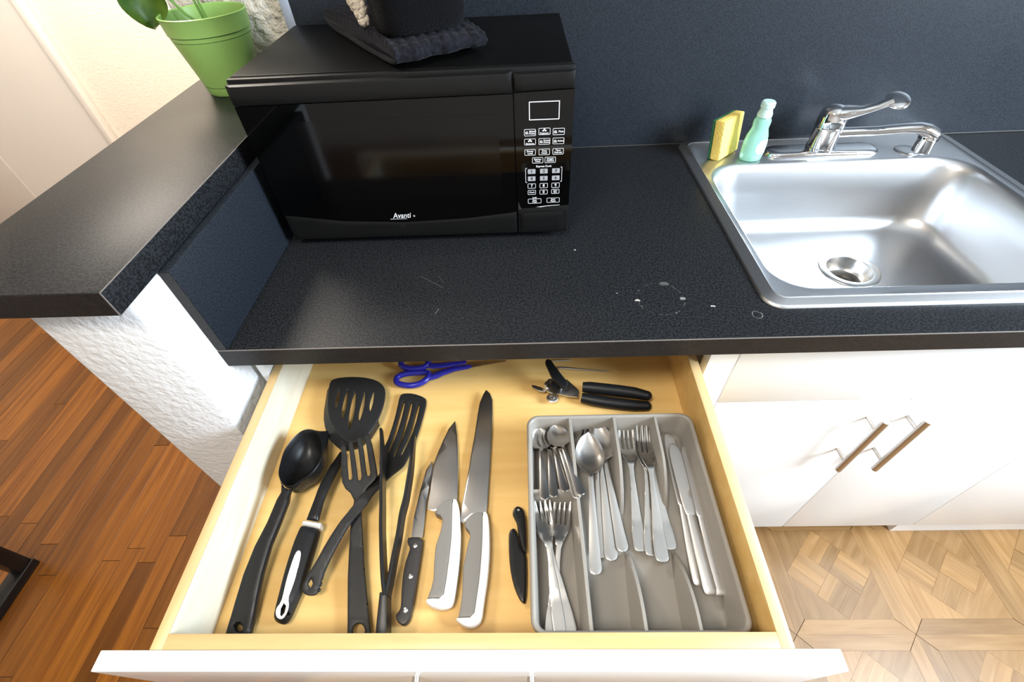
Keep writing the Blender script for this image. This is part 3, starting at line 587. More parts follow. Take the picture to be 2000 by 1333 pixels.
# ================================================================== sink and faucet
sk = thing('kitchen_sink', 'stainless steel drop-in sink set in the black counter at right', 'sink', (1.076, 0.33, 0)); og = (1.076, 0.33, 0)
x0, x1, y0, y1 = SINK
N = 10
rings = [rrect(x0, x1, y0, y1, 0.030, 0.0003, N), rrect(x0+0.001, x1-0.001, y0+0.001, y1-0.001, 0.030, 0.0030, N), rrect(x0+0.004, x1-0.004, y0+0.004, y1-0.004, 0.028, 0.0048, N),
         rrect(x0+0.017, x1-0.017, y0+0.017, y1-0.010, 0.022, 0.0050, N), rrect(x0+0.0195, x1-0.0195, y0+0.0195, y1-0.0125, 0.020, 0.0064, N), rrect(x0+0.022, x1-0.022, y0+0.022, y1-0.015, 0.018, 0.0045, N)]
bx0, bx1, by0, by1 = 0.813, 1.338, 0.0965, 0.492
def bowl(i, r, z): return rrect(bx0+i, bx1-i, by0+i, by1-i, r, z, N)
rings += [bowl(-0.004, 0.060, 0.0040), bowl(-0.001, 0.062, 0.0030), bowl(0.003, 0.064, -0.002), bowl(0.007, 0.066, -0.012), bowl(0.013, 0.070, -0.060), bowl(0.020, 0.074, -0.115), bowl(0.027, 0.078, -0.132), bowl(0.038, 0.080, -0.143), bowl(0.055, 0.082, -0.148), bowl(0.085, 0.085, -0.1495)]
DC = (1.105, 0.328); n4 = len(rings[0])
def circ(r, z):
    out = []
    for q in rings[-1]:
        a = math.atan2(q[1]-(by0+by1)/2, q[0]-(bx0+bx1)/2); out.append((DC[0]+r*math.cos(a), DC[1]+r*math.sin(a), z))
    return out
rings += [circ(0.075, -0.1515), circ(0.056, -0.1530)]
MB().loft(rings, False, False).obj('basin', SINKM, sk, org=og, smooth=50)
MB().lathe([(0.0575, -0.1525), (0.0575, -0.1508), (0.054, -0.1500), (0.044, -0.1512), (0.0425, -0.1530), (0.0415, -0.170), (0.036, -0.178), (0.0345, -0.180)], (DC[0], DC[1], 0), 40, False, False).obj('drain_flange', STEEL, sk, org=og)
MB().lathe([(0.0345, -0.180), (0.030, -0.183), (0.022, -0.184), (0.020, -0.192), (0.012, -0.195)], (DC[0], DC[1], 0), 32, False, True).obj('drain_cup', DRAINM, sk, org=og)
MB().lathe([(0.010, -0.1945), (0.010, -0.188), (0.007, -0.186), (0.0, -0.186)], (DC[0], DC[1], 0), 16, False, False).obj('drain_stem', STEEL, sk, org=og)
MB().lathe([(0.0235, 0.0042), (0.0235, 0.0056), (0.021, 0.0066), (0.008, 0.0070), (0.0, 0.0070)], (1.245, 0.527, 0), 32, True, False).obj('hole_cover', STEEL, sk, org=og)

FX, FY = 1.062, 0.5335
fc = thing('faucet', 'chrome single-lever kitchen faucet on the sink deck, spout swung right', 'faucet', (FX, FY, 0.0046)); og = (FX, FY, 0.0046)
bp = MB(); pr = []
for i, z in ((0.0, 0.0047), (0.0, 0.0085), (0.0025, 0.0120), (0.008, 0.0142), (0.014, 0.0150)):
    pr.append(rrect(FX-0.1125+i, FX+0.1225-i, FY-0.0245+i*0.8, FY+0.0245-i*0.8, 0.0243-i*0.8, z, 10))
bp.loft(pr).obj('base_plate', CHROME, fc, org=og, smooth=50)
MB().lathe([(0.0275, 0.0145), (0.0275, 0.019), (0.0262, 0.0205), (0.0262, 0.056), (0.0270, 0.0575), (0.0270, 0.0600), (0.0262, 0.0615)], (FX, FY, 0), 36).obj('body', CHROME, fc, org=og)
# spout: low arm along the deck with a dropped aerator
SE = (1.2500, 0.4990)
P = [(FX+0.012, FY-0.004, 0.047), (FX+0.04, FY-0.008, 0.0490), (FX+0.09, FY-0.016, 0.0530), (FX+0.135, FY-0.024, 0.0590), (FX+0.160, FY-0.029, 0.0610), (SE[0]-0.012, SE[1]+0.003, 0.0575), (SE[0]+0.006, SE[1], 0.0500)]
MB().tube(P, [0.0145, 0.0135, 0.0130, 0.0135, 0.0155, 0.0190, 0.0175], 18, flat=0.70).obj('spout', CHROME, fc, org=og, smooth=60)
MB().lathe([(0.0150, 0.0500), (0.0175, 0.0460), (0.0175, 0.0400), (0.0166, 0.0395), (0.0166, 0.0160), (0.0145, 0.0145), (0.012, 0.0165)], (SE[0], SE[1], 0), 28).obj('aerator', CHROME, fc, org=og)
# lever: domed cap flowing into a raised paddle towards the right
LV = MB()
LV.lathe([(0.0268, 0.0618), (0.0272, 0.068), (0.0268, 0.078), (0.0245, 0.089), (0.019, 0.0965), (0.010, 0.1005), (0.001, 0.1015)], (FX, FY, 0), 32)
P = [(FX+0.002, FY-0.004, 0.086), (FX+0.020, FY-0.008, 0.0890), (FX+0.042, FY-0.012, 0.0925), (FX+0.066, FY-0.016, 0.1010), (FX+0.086, FY-0.019, 0.1120)]
LV.tube(P, [0.0230, 0.0205, 0.0135, 0.0110, 0.0135], 18, flat=0.62)
LV.obj('lever', CHROME, fc, org=og, smooth=60)
pad = MB().sphere((0, 0, 0), 1.0, 24, 14, (0.021, 0.024, 0.0058))
pad.xform(Matrix.Translation((FX+0.096, FY-0.021, 0.1125)) @ Matrix.Rotation(R(-14), 4, 'Y') @ Matrix.Rotation(R(18), 4, 'X')).obj('paddle', CHROME, fc, org=og, smooth=80)

# ================================================================== soap bottle and sponge on the sink deck
BX, BY = 0.911, 0.513
so = thing('soap_bottle', 'small green dish soap bottle with frosted cap on the sink deck', 'bottle', (BX, BY, 0.005)); og = (BX, BY, 0.005)
def bot_rings(prof): return [[(BX+w*math.cos(2*math.pi*k/28), BY+d*math.sin(2*math.pi*k/28), z) for k in range(28)] for w, d, z in prof]
MB().loft(bot_rings([(0.019, 0.013, 0.0052), (0.0225, 0.0158, 0.0075), (0.0235, 0.0165, 0.020), (0.0235, 0.0165, 0.040), (0.0215, 0.0155, 0.055), (0.0175, 0.0135, 0.066), (0.0160, 0.0130, 0.072), (0.0168, 0.0134, 0.078), (0.0168, 0.0134, 0.085), (0.0140, 0.0122, 0.090), (0.0115, 0.0112, 0.092)])).obj('bottle_body', SOAP, so, org=og, smooth=60)
MB().lathe([(0.0125, 0.0922), (0.0140, 0.0930), (0.0140, 0.0985), (0.0122, 0.1025), (0.0112, 0.1080), (0.0132, 0.1105), (0.0132, 0.1185), (0.0110, 0.1210), (0.0, 0.1215)], (BX, BY, 0), 24).obj('cap', CAPM, so, org=og)
lb = []
for z in (0.022, 0.030, 0.040, 0.050):
    lb.append([(BX+1.02*np.interp(z, (0.02, 0.04, 0.055), (0.0235, 0.0235, 0.0215))*math.cos(a), BY+1.02*np.interp(z, (0.02, 0.04, 0.055), (0.0165, 0.0165, 0.0155))*math.sin(a), z)
               for a in np.radians(np.linspace(-95 + (14 if z in (0.022, 0.05) else 0), -15 - (14 if z in (0.022, 0.05) else 0), 9))])
MB().loft(lb, False, False, closed=False).obj('label', LABELM, so, org=og)
SPX, SPY = 0.8620, 0.5350
sg = thing('dish_sponge', 'yellow sponge with green scourer leaning upright behind the soap bottle', 'sponge', (SPX, SPY, 0.0053), R(42))
MB().box(-0.038, 0.038, -0.012, 0.009, 0.0014, 0.080, 0.003).obj('foam', SPONGEY, sg)
MB().box(-0.0375, 0.0375, 0.0091, 0.0155, 0.0014, 0.0795, 0.002).obj('scourer', SCOUR, sg)
sg.rotation_euler = (R(-7), 0, R(42))

# ================================================================== microwave
MX0, MX1, MY, MYB, MZ0, MZ1 = 0.0195, 0.5045, 0.2500, 0.5450, 0.0120, 0.2740
mw = thing('microwave', 'black countertop microwave with wide dark door and white-lettered keypad', 'microwave', (0.262, 0.40, 0.0)); og = (0.262, 0.40, 0.0)
MB().box(MX0+0.002, MX1-0.003, MY+0.020, MYB, MZ0, MZ1-0.001, 0.003).obj('case', MWBODY, mw, org=og)
MB().box(MX0, MX1, MY+0.010, MY+0.0198, MZ0+0.001, MZ1-0.002, 0.003).obj('front_frame', MWBAND, mw, org=og)
for fx in (0.06, 0.46):
    for fy in (0.29, 0.50): MB().lathe([(0.010, 0.0004), (0.011, 0.003), (0.011, 0.0119)], (fx, fy, 0), 14).obj('foot', BLACKMET, mw, org=og)
DX1 = 0.4175; PX0 = 0.4192
bow = interp([0.0205, 0.12, 0.2231, 0.33, DX1], [0.0640, 0.0490, 0.0435, 0.0470, 0.0560])
def front_poly(pts, y0, y1, name, m, parent, edge=0.0):
    """a panel traced in x and z, facing -y"""
    a = plate(MB(), pts, lambda x, z: -y0, lambda x, z: -y1, g=0.012, edge=edge, step=0.008)
    a.v = [(x, -w, z) for x, z, w in a.v]
    return a.obj(name, m, parent, org=og)
xs = [MX0+0.0008 + (DX1-MX0-0.0008)*i/24 for i in range(25)]
door = front_poly([(x, bow(x)-0.0003) for x in xs] + [(DX1, MZ0+0.002), (MX0+0.0008, MZ0+0.002)], MY+0.0005, MY+0.0098, 'door', MWBAND, mw, 0.003)
front_poly([(x, bow(x)+0.0003) for x in xs] + [(DX1, 0.2405), (MX0+0.0008, 0.2385)], MY+0.0012, MY+0.0098, 'door_glass', MWGLASS, door)
front_poly([(MX0+0.0008, 0.2390), (DX1, 0.2410), (DX1, 0.2690), (MX0+0.0008, 0.2670)], MY-0.0030, MY+0.0098, 'door_band', MWBAND, door, 0.005)
front_poly([(0.098, 0.085), (0.395, 0.085), (0.395, 0.215), (0.098, 0.215)], MY+0.0009, MY+0.00118, 'window_screen', MWSCREEN, door)
logo = MB(); text_mesh(logo, 'Avanti', 0.0140, 0.2210, 0.0560, MY+0.0007, shear=0.28, bold=0.0001, sx=0.84)
logo.box(0.2005, 0.2290, MY+0.0006, MY+0.0008, 0.0497, 0.0502)
text_mesh(logo, '®', 0.0045, 0.2425, 0.0545, MY+0.0007)
logo.obj('lettering', PRINT, door, org=og, smooth=0)
pan = front_poly([(PX0, MZ0+0.002), (MX1-0.0005, MZ0+0.002), (MX1-0.0005, 0.0655), (PX0, 0.0615)], MY+0.0005, MY+0.0098, 'panel_base', MWBAND, mw, 0.002)
front_poly([(PX0, 0.0620), (MX1-0.0005, 0.0660), (MX1-0.0005, 0.2440), (PX0, 0.2420)], MY+0.0010, MY+0.0098, 'control_panel', MWGLASS, mw)
cp = [o for o in mw.children if o.name.startswith('control_panel')][0]
front_poly([(PX0, 0.2424), (MX1-0.0005, 0.2444), (MX1-0.0005, 0.2675), (PX0, 0.2665)], MY-0.0015, MY+0.0098, 'panel_band', MWBAND, mw, 0.004)
front_poly([(0.4245, 0.0170), (0.4955, 0.0170), (0.4955, 0.0555), (0.4245, 0.0530)], MY-0.0012, MY+0.0004, 'release_button', MWBAND, mw, 0.0012)
YT = MY+0.0006
def frame_ring(mb, x0, x1, z0, z1, r, w):
    a = rrect(x0, x1, z0, z1, r, 0, 4); b = rrect(x0+w, x1-w, z0+w, z1-w, max(r-w, 0.0003), 0, 4); n = len(a)
    mb.add([(p[0], YT, p[1]) for p in a] + [(p[0], YT, p[1]) for p in b], [(i, (i+1) % n, n+(i+1) % n, n+i) for i in range(n)])
df = MB(); frame_ring(df, 0.4400, 0.4838, 0.2045, 0.2300, 0.0006, 0.0012); df.obj('display_frame', PRINT, cp, org=og, smooth=0)
def button(x, z, w, h, lines, size, solid=False, icon=None):
    m = MB(); ms = [PRINT]
    if solid:
        ms = [PRINTG, PRINTK]
        r = rrect(x-w/2, x+w/2, z-h/2, z+h/2, 0.0008, 0, 4); m.add([(p[0], YT, p[1]) for p in r], [tuple(range(len(r)))]); m.cur = 1
        text_mesh(m, lines, size, x, z, YT-0.0001, bold=0.0002)
    else:
        frame_ring(m, x-w/2, x+w/2, z-h/2, z+h/2, 0.0014, 0.0006)
        tx, tz = x, z
        if icon == 'left': tx = x+0.0035
        if icon == 'top': tz = z-0.0027
        text_mesh(m, lines, size, tx, tz, YT, bold=0.00008)
        if icon == 'left':
            pr = [(x-w/2+0.0038+0.0020*math.cos(a), z+0.0017*math.sin(a)) for a in np.linspace(0, 2*math.pi, 13)[:-1]]
            pi = [(x-w/2+0.0038+0.0010*math.cos(a), z+0.0008*math.sin(a)) for a in np.linspace(0, 2*math.pi, 13)[:-1]]
            m.add([(p[0], YT, p[1]) for p in pr+pi], [(i, (i+1) % 12, 12+(i+1) % 12, 12+i) for i in range(12)])
            m.add([(x-w/2+0.0016, YT, z-0.0022), (x-w/2+0.0066, YT, z-0.0022), (x-w/2+0.0066, YT, z-0.0017), (x-w/2+0.0016, YT, z-0.0017)], [(0,1,2,3)])
        if icon == 'top':
            for dx, dz in ((-0.0018, 0.0010), (0.0018, 0.0010), (0.0, 0.0028)):
                q = [(x+dx+0.0014*math.cos(a), YT, z+dz+0.0012*math.sin(a)) for a in np.linspace(0, 2*math.pi, 9)[:-1]]; m.add(q, [tuple(range(8))])
    m.obj('button', ms, cp, org=og, smooth=0)
BC = (0.4410, 0.4625, 0.4835)
for xx, tt, ic in zip(BC, ('Baked\nPotato', 'Popcorn', 'Pizza'), ('left', 'top', 'left')): button(xx, 0.1880 if ic == 'top' else 0.1870, 0.0172, 0.0100, tt, 0.0036 if '\n' in tt else 0.0038, icon=ic)
for xx, tt, ic in zip(BC, ('Beverage', 'Frozen\nDinner', 'Reheat'), ('top', 'left', 'left')): button(xx, 0.1732, 0.0172, 0.0094, tt, 0.0034, icon=ic)
for xx, tt in zip(BC, ('Power\nLevel', 'Time\nCook', 'Time\nDefrost')): button(xx, 0.1572, 0.0168, 0.0094, tt, 0.0038)
for xx, tt in zip((0.4525, 0.4718), ('Kitchen\nTimer', 'Weight\nDefrost')): button(xx, 0.1444, 0.0168, 0.0094, tt, 0.0036)
ex = MB(); text_mesh(ex, 'Express Cook', 0.0042, 0.4620, 0.1345, YT, bold=0.00008)
for sx, bx in ((1, 0.4335), (-1, 0.4905)):
    ex.box(bx-0.0003, bx+0.0003, YT-0.0001, YT, 0.1085, 0.1320)
    ex.box(min(bx, bx+sx*0.0022), max(bx, bx+sx*0.0022), YT-0.0001, YT, 0.1318, 0.1325).box(min(bx, bx+sx*0.0022), max(bx, bx+sx*0.0022), YT-0.0001, YT, 0.1080, 0.1087)
ex.obj('lettering', PRINT, cp, org=og, smooth=0)
NC = (0.4430, 0.4622, 0.4812)
for i, xx in enumerate(NC):
    button(xx, 0.1265, 0.0120, 0.0078, '123'[i], 0.0066, True); button(xx, 0.1145, 0.0120, 0.0078, '456'[i], 0.0066, True)
    button(xx, 0.1020, 0.0128, 0.0084, '789'[i], 0.0066)
button(NC[0], 0.0908, 0.0128, 0.0080, 'Clock', 0.0036); button(NC[1], 0.0908, 0.0128, 0.0080, '0', 0.0066); button(NC[2], 0.0912, 0.0128, 0.0080, 'Auto\nMin.', 0.0032)
button(0.4475, 0.0750, 0.0218, 0.0086, 'Stop\nClear', 0.0036); button(0.4780, 0.0756, 0.0210, 0.0086, 'Start\nPause', 0.0036)
lk = MB(); text_mesh(lk, 'Lock', 0.0034, 0.4475, 0.0813, YT, bold=0.0001); lk.obj('lettering', PRINT, cp, org=og, smooth=0)
MB().add([(0.4203, MY-0.0004, 0.0610), (0.4262, MY-0.0030, 0.0618), (0.4205, MY-0.0002, 0.0760), (0.4230, MY-0.0022, 0.0690)], [(0,1,3),(0,3,2)]).obj('glint_sliver', STEEL, cp, org=og)  # bright glint at the panel edge, built as a bent steel sliver
wear = MB().add([(0.450, YT, 0.0642), (0.470, YT, 0.0660), (0.489, YT, 0.0668), (0.489, YT, 0.0662), (0.468, YT, 0.0650), (0.458, YT, 0.0636)], [(0,1,2,3,4,5)])
wear.obj('chipped_edge', PRINT, cp, org=og, smooth=0)

# ================================================================== things on the microwave
tw = thing('folded_towel', 'folded black waffle-weave towel lying on top of the microwave', 'towel', (0.236, 0.421, MZ1-0.0005), R(43))
tx, ty = 0.072, 0.155
def towel_mesh(w, l, h, amp, seed, nx=70, ny=120):
    """soft slab with rolled edges and a knitted relief"""
    rr = random.Random(seed); ph = [rr.uniform(0, 6) for _ in range(6)]
    vs = []; fs = []
    M_ = 2*nx
    ring = []
    for i in range(nx): ring.append((-1 + 2*(i+0.5)/nx, 1))
    for i in range(nx): ring.append((1 - 2*(i+0.5)/nx, -1))
    for j in range(ny + 1):
        v = -1 + 2*j/ny
        endf = (1 - max(0, (abs(v)-0.94)/0.06)**2)**0.5 if abs(v) < 1 else 0.0
        for k, (u, s) in enumerate(ring):
            prof = (1 - abs(u)**5)**0.5
            z = h*(0.5 + 0.5*s*prof*(0.25+0.75*endf)) + 0.002*math.sin(3*v+ph[0])*(s > 0)
            x = u*w*(1+0.02*math.sin(9*v+ph[1])); y = v*l*(1+0.012*math.sin(7*u+ph[2]))
            rel = amp*(abs(math.sin(u*w/0.0042+0.4*math.sin(v*l/0.010)))*abs(math.sin(v*l/0.0048+0.3*math.sin(u*w/0.012))))
            vs.append((x + (rel if u > 0 else -rel)*abs(u)**6*1.2, y, max(0.0006, z + s*rel*0.9 if s > 0 else z)))
    n = len(ring)
    for j in range(ny):
        for k in range(n): fs.append((j*n+k, j*n+(k+1) % n, (j+1)*n+(k+1) % n, (j+1)*n+k))
    fs.append(tuple(range(n-1, -1, -1))); fs.append(tuple(range(ny*n, (ny+1)*n)))
    m = MB(); m.add(vs, fs); return m
a = towel_mesh(0.160, 0.070, 0.034, 0.0031, 3, 150, 80)
a.obj('fold', TOWEL, tw, smooth=80).rotation_euler = (0, 0, R(0))
tw.rotation_euler = (0, 0, R(123.5))
BU = (0.288, 0.335, MZ1+0.0335); ua = R(30)
def bring(z, d):
    out = []
    for t in np.linspace(0, 2*math.pi, 49)[:-1]:
        a = (0.062-d)*(abs(math.cos(t))**0.6)*math.copysign(1, math.cos(t)); b = (0.048-d)*(abs(math.sin(t))**0.6)*math.copysign(1, math.sin(t))
        out.append((BU[0]+a*math.cos(ua)-b*math.sin(ua), BU[1]+a*math.sin(ua)+b*math.cos(ua), BU[2]+z))
    return out
tag(MB().loft([bring(z, d) for z, d in ((0.0, 0.008), (0.003, 0.002), (0.02, 0.0), (0.06, -0.002), (0.10, 0.0), (0.112, 0.004), (0.118, 0.014))]).obj('terry_bundle', TOWEL2, org=BU, smooth=60),
    'upright black terry cloth bundle standing on the folded towel', 'towel')
kn = MB(); rk = random.Random(5)
for i in range(150):
    t = rk.random()**0.8; r = 0.004 + 0.014*t; a_ = rk.uniform(0, 6.28)
    kn.sphere((0.2105 - 0.013*t + r*0.8*math.cos(a_), 0.337 + r*0.4*math.sin(a_), MZ1+0.0395+0.060*t), rk.uniform(0.0035, 0.0058), 8, 6, (1, 1, 1.3))
tag(kn.obj('knit_ornament', KNIT, org=(0.2105, 0.337, MZ1+0.034), smooth=80), 'cream crocheted ornament hanging beside the black bundle', 'ornament')

# ================================================================== potted plant on the ledge
PX, PY, PZ = -0.130, 0.538, ZL1+0.0003
pp = thing('potted_plant', 'green plastic flower pot with dark leaf on the black bar ledge', 'plant', (PX, PY, PZ)); og = (PX, PY, PZ)
zb = PZ
MB().lathe([(0.0, zb), (0.0465, zb), (0.0480, zb+0.002), (0.0500, zb+0.0145), (0.0492, zb+0.0150), (0.0502, zb+0.0160), (0.0670, zb+0.0900), (0.0660, zb+0.0906), (0.0674, zb+0.0914), (0.0682, zb+0.0975), (0.0672, zb+0.0982), (0.0700, zb+0.0990), (0.0725, zb+0.1230), (0.0735, zb+0.1250), (0.0715, zb+0.1260), (0.0695, zb+0.1240), (0.0660, zb+0.1000), (0.064, zb+0.098)], (PX, PY, 0), 56, False, False).obj('pot', POTG, pp, org=og, smooth=32)
for r, z in ((0.0502, 0.0152), (0.0668, 0.0906), (0.0681, 0.0982)):
    MB().tube([(PX+r*math.cos(t), PY+r*math.sin(t), zb+z) for t in np.linspace(0, 2*math.pi, 57)[:-1]], 0.0005, 5, closed=True).obj('groove', POTLINE, pp, org=og)
MB().lathe([(0.0, zb+0.104), (0.040, zb+0.106), (0.0655, zb+0.1035)], (PX, PY, 0), 40, False, False).obj('soil', SOIL, pp, org=og)
def leaf(c, n, up, L, W, cup, name='leaf'):
    """broad leaf: c stem end, pointing along 'up', face normal n"""
    up = Vector(up).normalized(); n = Vector(n).normalized(); side = up.cross(n).normalized(); n = side.cross(up)
    rows = []
    for th in (0.0, 0.0009):
        g = []
        for i in range(13):
            t = i/12; w = W*math.sin(math.pi*min(1, t*0.93+0.05))**0.7
            g.append([tuple(Vector(c) + up*(L*t) + side*(w*s) + n*(cup*(s*s*W*2 - 0.5*t*t*L) + 0.05*W*abs(s)**0.5 - th)) for s in np.linspace(-1, 1, 9)])
        rows.append(g)
    m = MB()
    for g in rows:
        m.add([p for r in g for p in r], [(i*9+j, i*9+j+1, (i+1)*9+j+1, (i+1)*9+j) for i in range(12) for j in range(8)])
    m.obj(name, LEAF, pp, org=og, smooth=80)
leaf((PX-0.083, PY+0.005, zb+0.168), (0.35, -0.75, 0.55), (-0.10, -0.35, -0.9), 0.066, 0.036, 0.35)
leaf((PX+0.01, PY+0.03, zb+0.20), (0.1, -0.5, 0.8), (0.5, 0.1, 0.3), 0.085, 0.036, 0.3)
leaf((PX-0.02, PY+0.01, zb+0.21), (-0.3, -0.4, 0.8), (-0.4, 0.4, 0.4), 0.085, 0.038, 0.3)
for p in ([(PX+0.0, PY-0.01, zb+0.104), (PX-0.020, PY-0.018, zb+0.125), (PX-0.050, PY-0.010, zb+0.160), (PX-0.083, PY+0.005, zb+0.170)],
          [(PX+0.004, PY+0.0, zb+0.104), (PX-0.002, PY+0.004, zb+0.15), (PX+0.01, PY+0.03, zb+0.201)], [(PX-0.004, PY+0.004, zb+0.104), (PX-0.010, PY+0.004, zb+0.16), (PX-0.02, PY+0.01, zb+0.211)]):
    MB().tube(p, 0.0022, 8).obj('stem', STEM, pp, org=og)

# ================================================================== black stool on the far floor
st = thing('sled_stool', 'black metal sled-base stool standing on the wooden floor at far left', 'stool', (-1.26, -0.20, FZ)); og = (-1.26, -0.20, FZ)
for sx in (-1.47, -1.075):
    MB().box(sx, sx+0.045, -0.40, 0.005, FZ+0.0012, FZ+0.028, 0.002).obj('floor_rail', BLACKMET, st, org=og)
    for yy in (-0.395, -0.035): MB().box(sx+0.002, sx+0.042, yy, yy+0.038, FZ+0.0285, FZ+0.60, 0.002).obj('leg', BLACKMET, st, org=og)
MB().box(-1.48, -1.02, -0.42, 0.02, FZ+0.6005, FZ+0.645, 0.01).obj('seat', BLACKMET, st, org=og)

# ================================================================== the open drawer
TH = math.atan(0.032)
DM = Matrix.Translation((0.0096, 0, -0.0951+Z0)) @ Matrix.Rotation(TH, 4, 'X')
T_, W_, L_, H_ = 0.0139, 0.6908, 0.3439, 0.084
YB = 0.165                                             # inner face of the back
dr = MB().box(T_, W_-T_, -L_, YB+0.012, -H_-0.008, -H_-0.0001).obj('drawer', BIRCH, cb)
dr['label'] = 'open birch drawer with glossy white front, full of utensils'
dr.matrix_parent_inverse = Matrix.Translation((-0.37, -0.3, 0.0))
dr.matrix_basis = DM
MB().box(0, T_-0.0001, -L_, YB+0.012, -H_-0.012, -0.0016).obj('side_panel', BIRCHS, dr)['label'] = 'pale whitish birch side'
MB().box(W_-T_+0.0001, W_, -L_, YB+0.012, -H_-0.012, -0.0016).obj('side_panel', BIRCH, dr)
MB().box(0, T_-0.0001, -L_, YB+0.012, -0.0015, 0.0, 0.0004).obj('top_edge', BIRCHE, dr)
MB().box(W_-T_+0.0001, W_, -L_, YB+0.012, -0.0015, 0.0, 0.0004).obj('top_edge', BIRCHE, dr)
MB().box(T_, W_-T_, YB, YB+0.012, -H_, -0.004).obj('back_panel', BIRCH, dr)
MB().box(T_, W_-T_, -L_, -L_+T_+0.001, -H_, -0.0002, 0.0004).obj('front_board', BIRCHF, dr)
MB().box(-0.0541, 0.7365, -L_-0.0195, -L_-0.0002, -0.150, 0.0002, 0.0010).obj('front_panel', CABW, dr)['label'] = 'glossy white drawer front'
hm = MB().tube([(0.20, -L_-0.050, -0.050), (0.50, -L_-0.050, -0.050)], 0.0058, 14)
for hx in (0.2862, 0.4151): hm.tube([(hx, -L_-0.050, -0.050), (hx, -L_-0.0193, -0.050)], 0.0042, 10)
hm.obj('bar_handle', NICKEL, dr)['label'] = 'satin bar handle on the drawer front'

def bbox(*ls):
    P = [p for l in ls for p in l]; xs = [p[0] for p in P]; ys = [p[1] for p in P]
    return (min(xs)+max(xs))/2, (min(ys)+max(ys))/2
class InDrawer:
    """a thing lying in the drawer; parts are given in the drawer's own x, y and height above its floor"""
    def __init__(s, name, label, cat, c, w=0.0, group=None):
        s.c = (c[0], c[1], w); s.M = DM @ Matrix.Translation((c[0], c[1], -H_+w)); s.root = thing(name, label, cat, (0,0,0), group=group, M=s.M)
    def part(s, mb, name, m, smooth=40, parent=None): return mb.obj(name, m, parent or s.root, org=s.c, smooth=smooth)
def lin(y0, z0, y1, z1): return lambda x, y: z0 + (z1-z0)*min(1, max(0, (y-y0)/(y1-y0)))
D = DATA
K = lambda v: (lambda x, y: v)

# --- deep black serving spoon
it = InDrawer('serving_spoon', 'deep solid black nylon serving spoon, leftmost utensil in the drawer', 'spoon', bbox(D['ladle_rim'], D['ladle_hL']))
rim = smooth_poly(D['ladle_rim'], 2); cx, cy = bbox(rim)
# outline below the rim, blown out to the flat corner tip
low = [(x + 0.004, y - 0.003) for x, y in rim]
tip = (0.0950, -0.0385)
N = 64
rs = resample(rim, 0.0005); rs = [rs[int(i*len(rs)/N)] for i in range(N)]
def corner(p):
    d = math.hypot(p[0]-cx, p[1]-cy); a = math.atan2(p[1]-cy, p[0]-cx); ta = math.atan2(tip[1]-cy, tip[0]-cx)
    w = max(0, 1-abs((a-ta+math.pi) % (2*math.pi)-math.pi)/1.0)**1.3
    return (p[0]+(tip[0]-p[0])*w*0.9, p[1]+(tip[1]-p[1])*w*0.9)
ls = [corner(p) for p in rs]
def mixr(a, b, t, z, sc=1.0): return [(cx+((p[0]*(1-t)+q[0]*t)-cx)*sc, cy+((p[1]*(1-t)+q[1]*t)-cy)*sc, z) for p, q in zip(a, b)]
m = MB().loft([mixr(ls, ls, 0, 0.0006, 0.55), mixr(ls, ls, 0, 0.006, 0.84), mixr(ls, ls, 0, 0.016, 0.97), mixr(ls, ls, 0, 0.026, 1.0), mixr(ls, rs, 0.8, 0.038, 1.0), mixr(rs, rs, 0, 0.0420, 1.0),
               mixr(rs, rs, 0, 0.0424, 0.985), mixr(rs, rs, 0, 0.0415, 0.965), mixr(rs, rs, 0, 0.034, 0.90), mixr(rs, rs, 0, 0.024, 0.78), mixr(rs, rs, 0, 0.016, 0.60), mixr(rs, rs, 0, 0.011, 0.38), mixr(rs, rs, 0, 0.009, 0.15)])
it.part(m, 'bowl', NYLON, 60)
hz = interp([-0.345, -0.30, -0.20, -0.14, -0.12], [0.014, 0.017, 0.032, 0.041, 0.041])
hl = [(0.0528, -0.1322)] + D['ladle_hL'] + D['ladle_hR'][::-1] + [(0.0834, -0.1362), (0.0772, -0.1420), (0.0690, -0.1442), (0.0606, -0.1402)]
it.part(plate(MB(), hl, lambda x, y: hz(y), lambda x, y: max(0.001, hz(y)-0.012), holes=[D['ladle_hole']], g=0.004, edge=0.0035, drop=0.0025), 'handle', NYLON)

# --- slotted turner with soft grip
it = InDrawer('slotted_turner', 'black slotted turner with white collar and white strip in its grip', 'spatula', bbox(D['turner_head'], D['turner_gL']))
head = smooth_poly(D['turner_head'], 1)
slots = [smooth_poly(D['turner_slot%d' % i], 1) for i in range(5)]
hc = bbox(head); hzf = lambda x, y: 0.0265 - 0.0022*((x-hc[0])/0.04)**2
it.part(plate(MB(), head, hzf, lambda x, y: hzf(x, y)-0.0035, holes=slots, g=0.0035, edge=0.0018, drop=0.0012), 'head', NYLON2)
lowp = D['turner_low']
skirt = MB()
up = sorted(head, key=lambda p: math.atan2(p[1]-hc[1], p[0]-hc[0]))
ss = resample(lowp, 0.004, False); hh = resample(head, 0.0006)
top = [min(hh, key=lambda q: math.hypot(q[0]-p[0], q[1]-p[1]-0.003)) for p in ss]
skirt.loft([[(q[0]*0.985+hc[0]*0.015, q[1]*0.985+hc[1]*0.015, 0.0228) for q in top], [(float(p[0]), float(p[1]), 0.0150) for p in ss], [(float(p[0])*0.97+hc[0]*0.03, float(p[1])*0.97+hc[1]*0.03, 0.0020) for p in ss]], False, False, closed=False)
it.part(skirt, 'raised_rim', NYLON2, 60)
sz = interp([-0.235, -0.20, -0.14, -0.105, -0.08], [0.020, 0.023, 0.028, 0.026, 0.022])
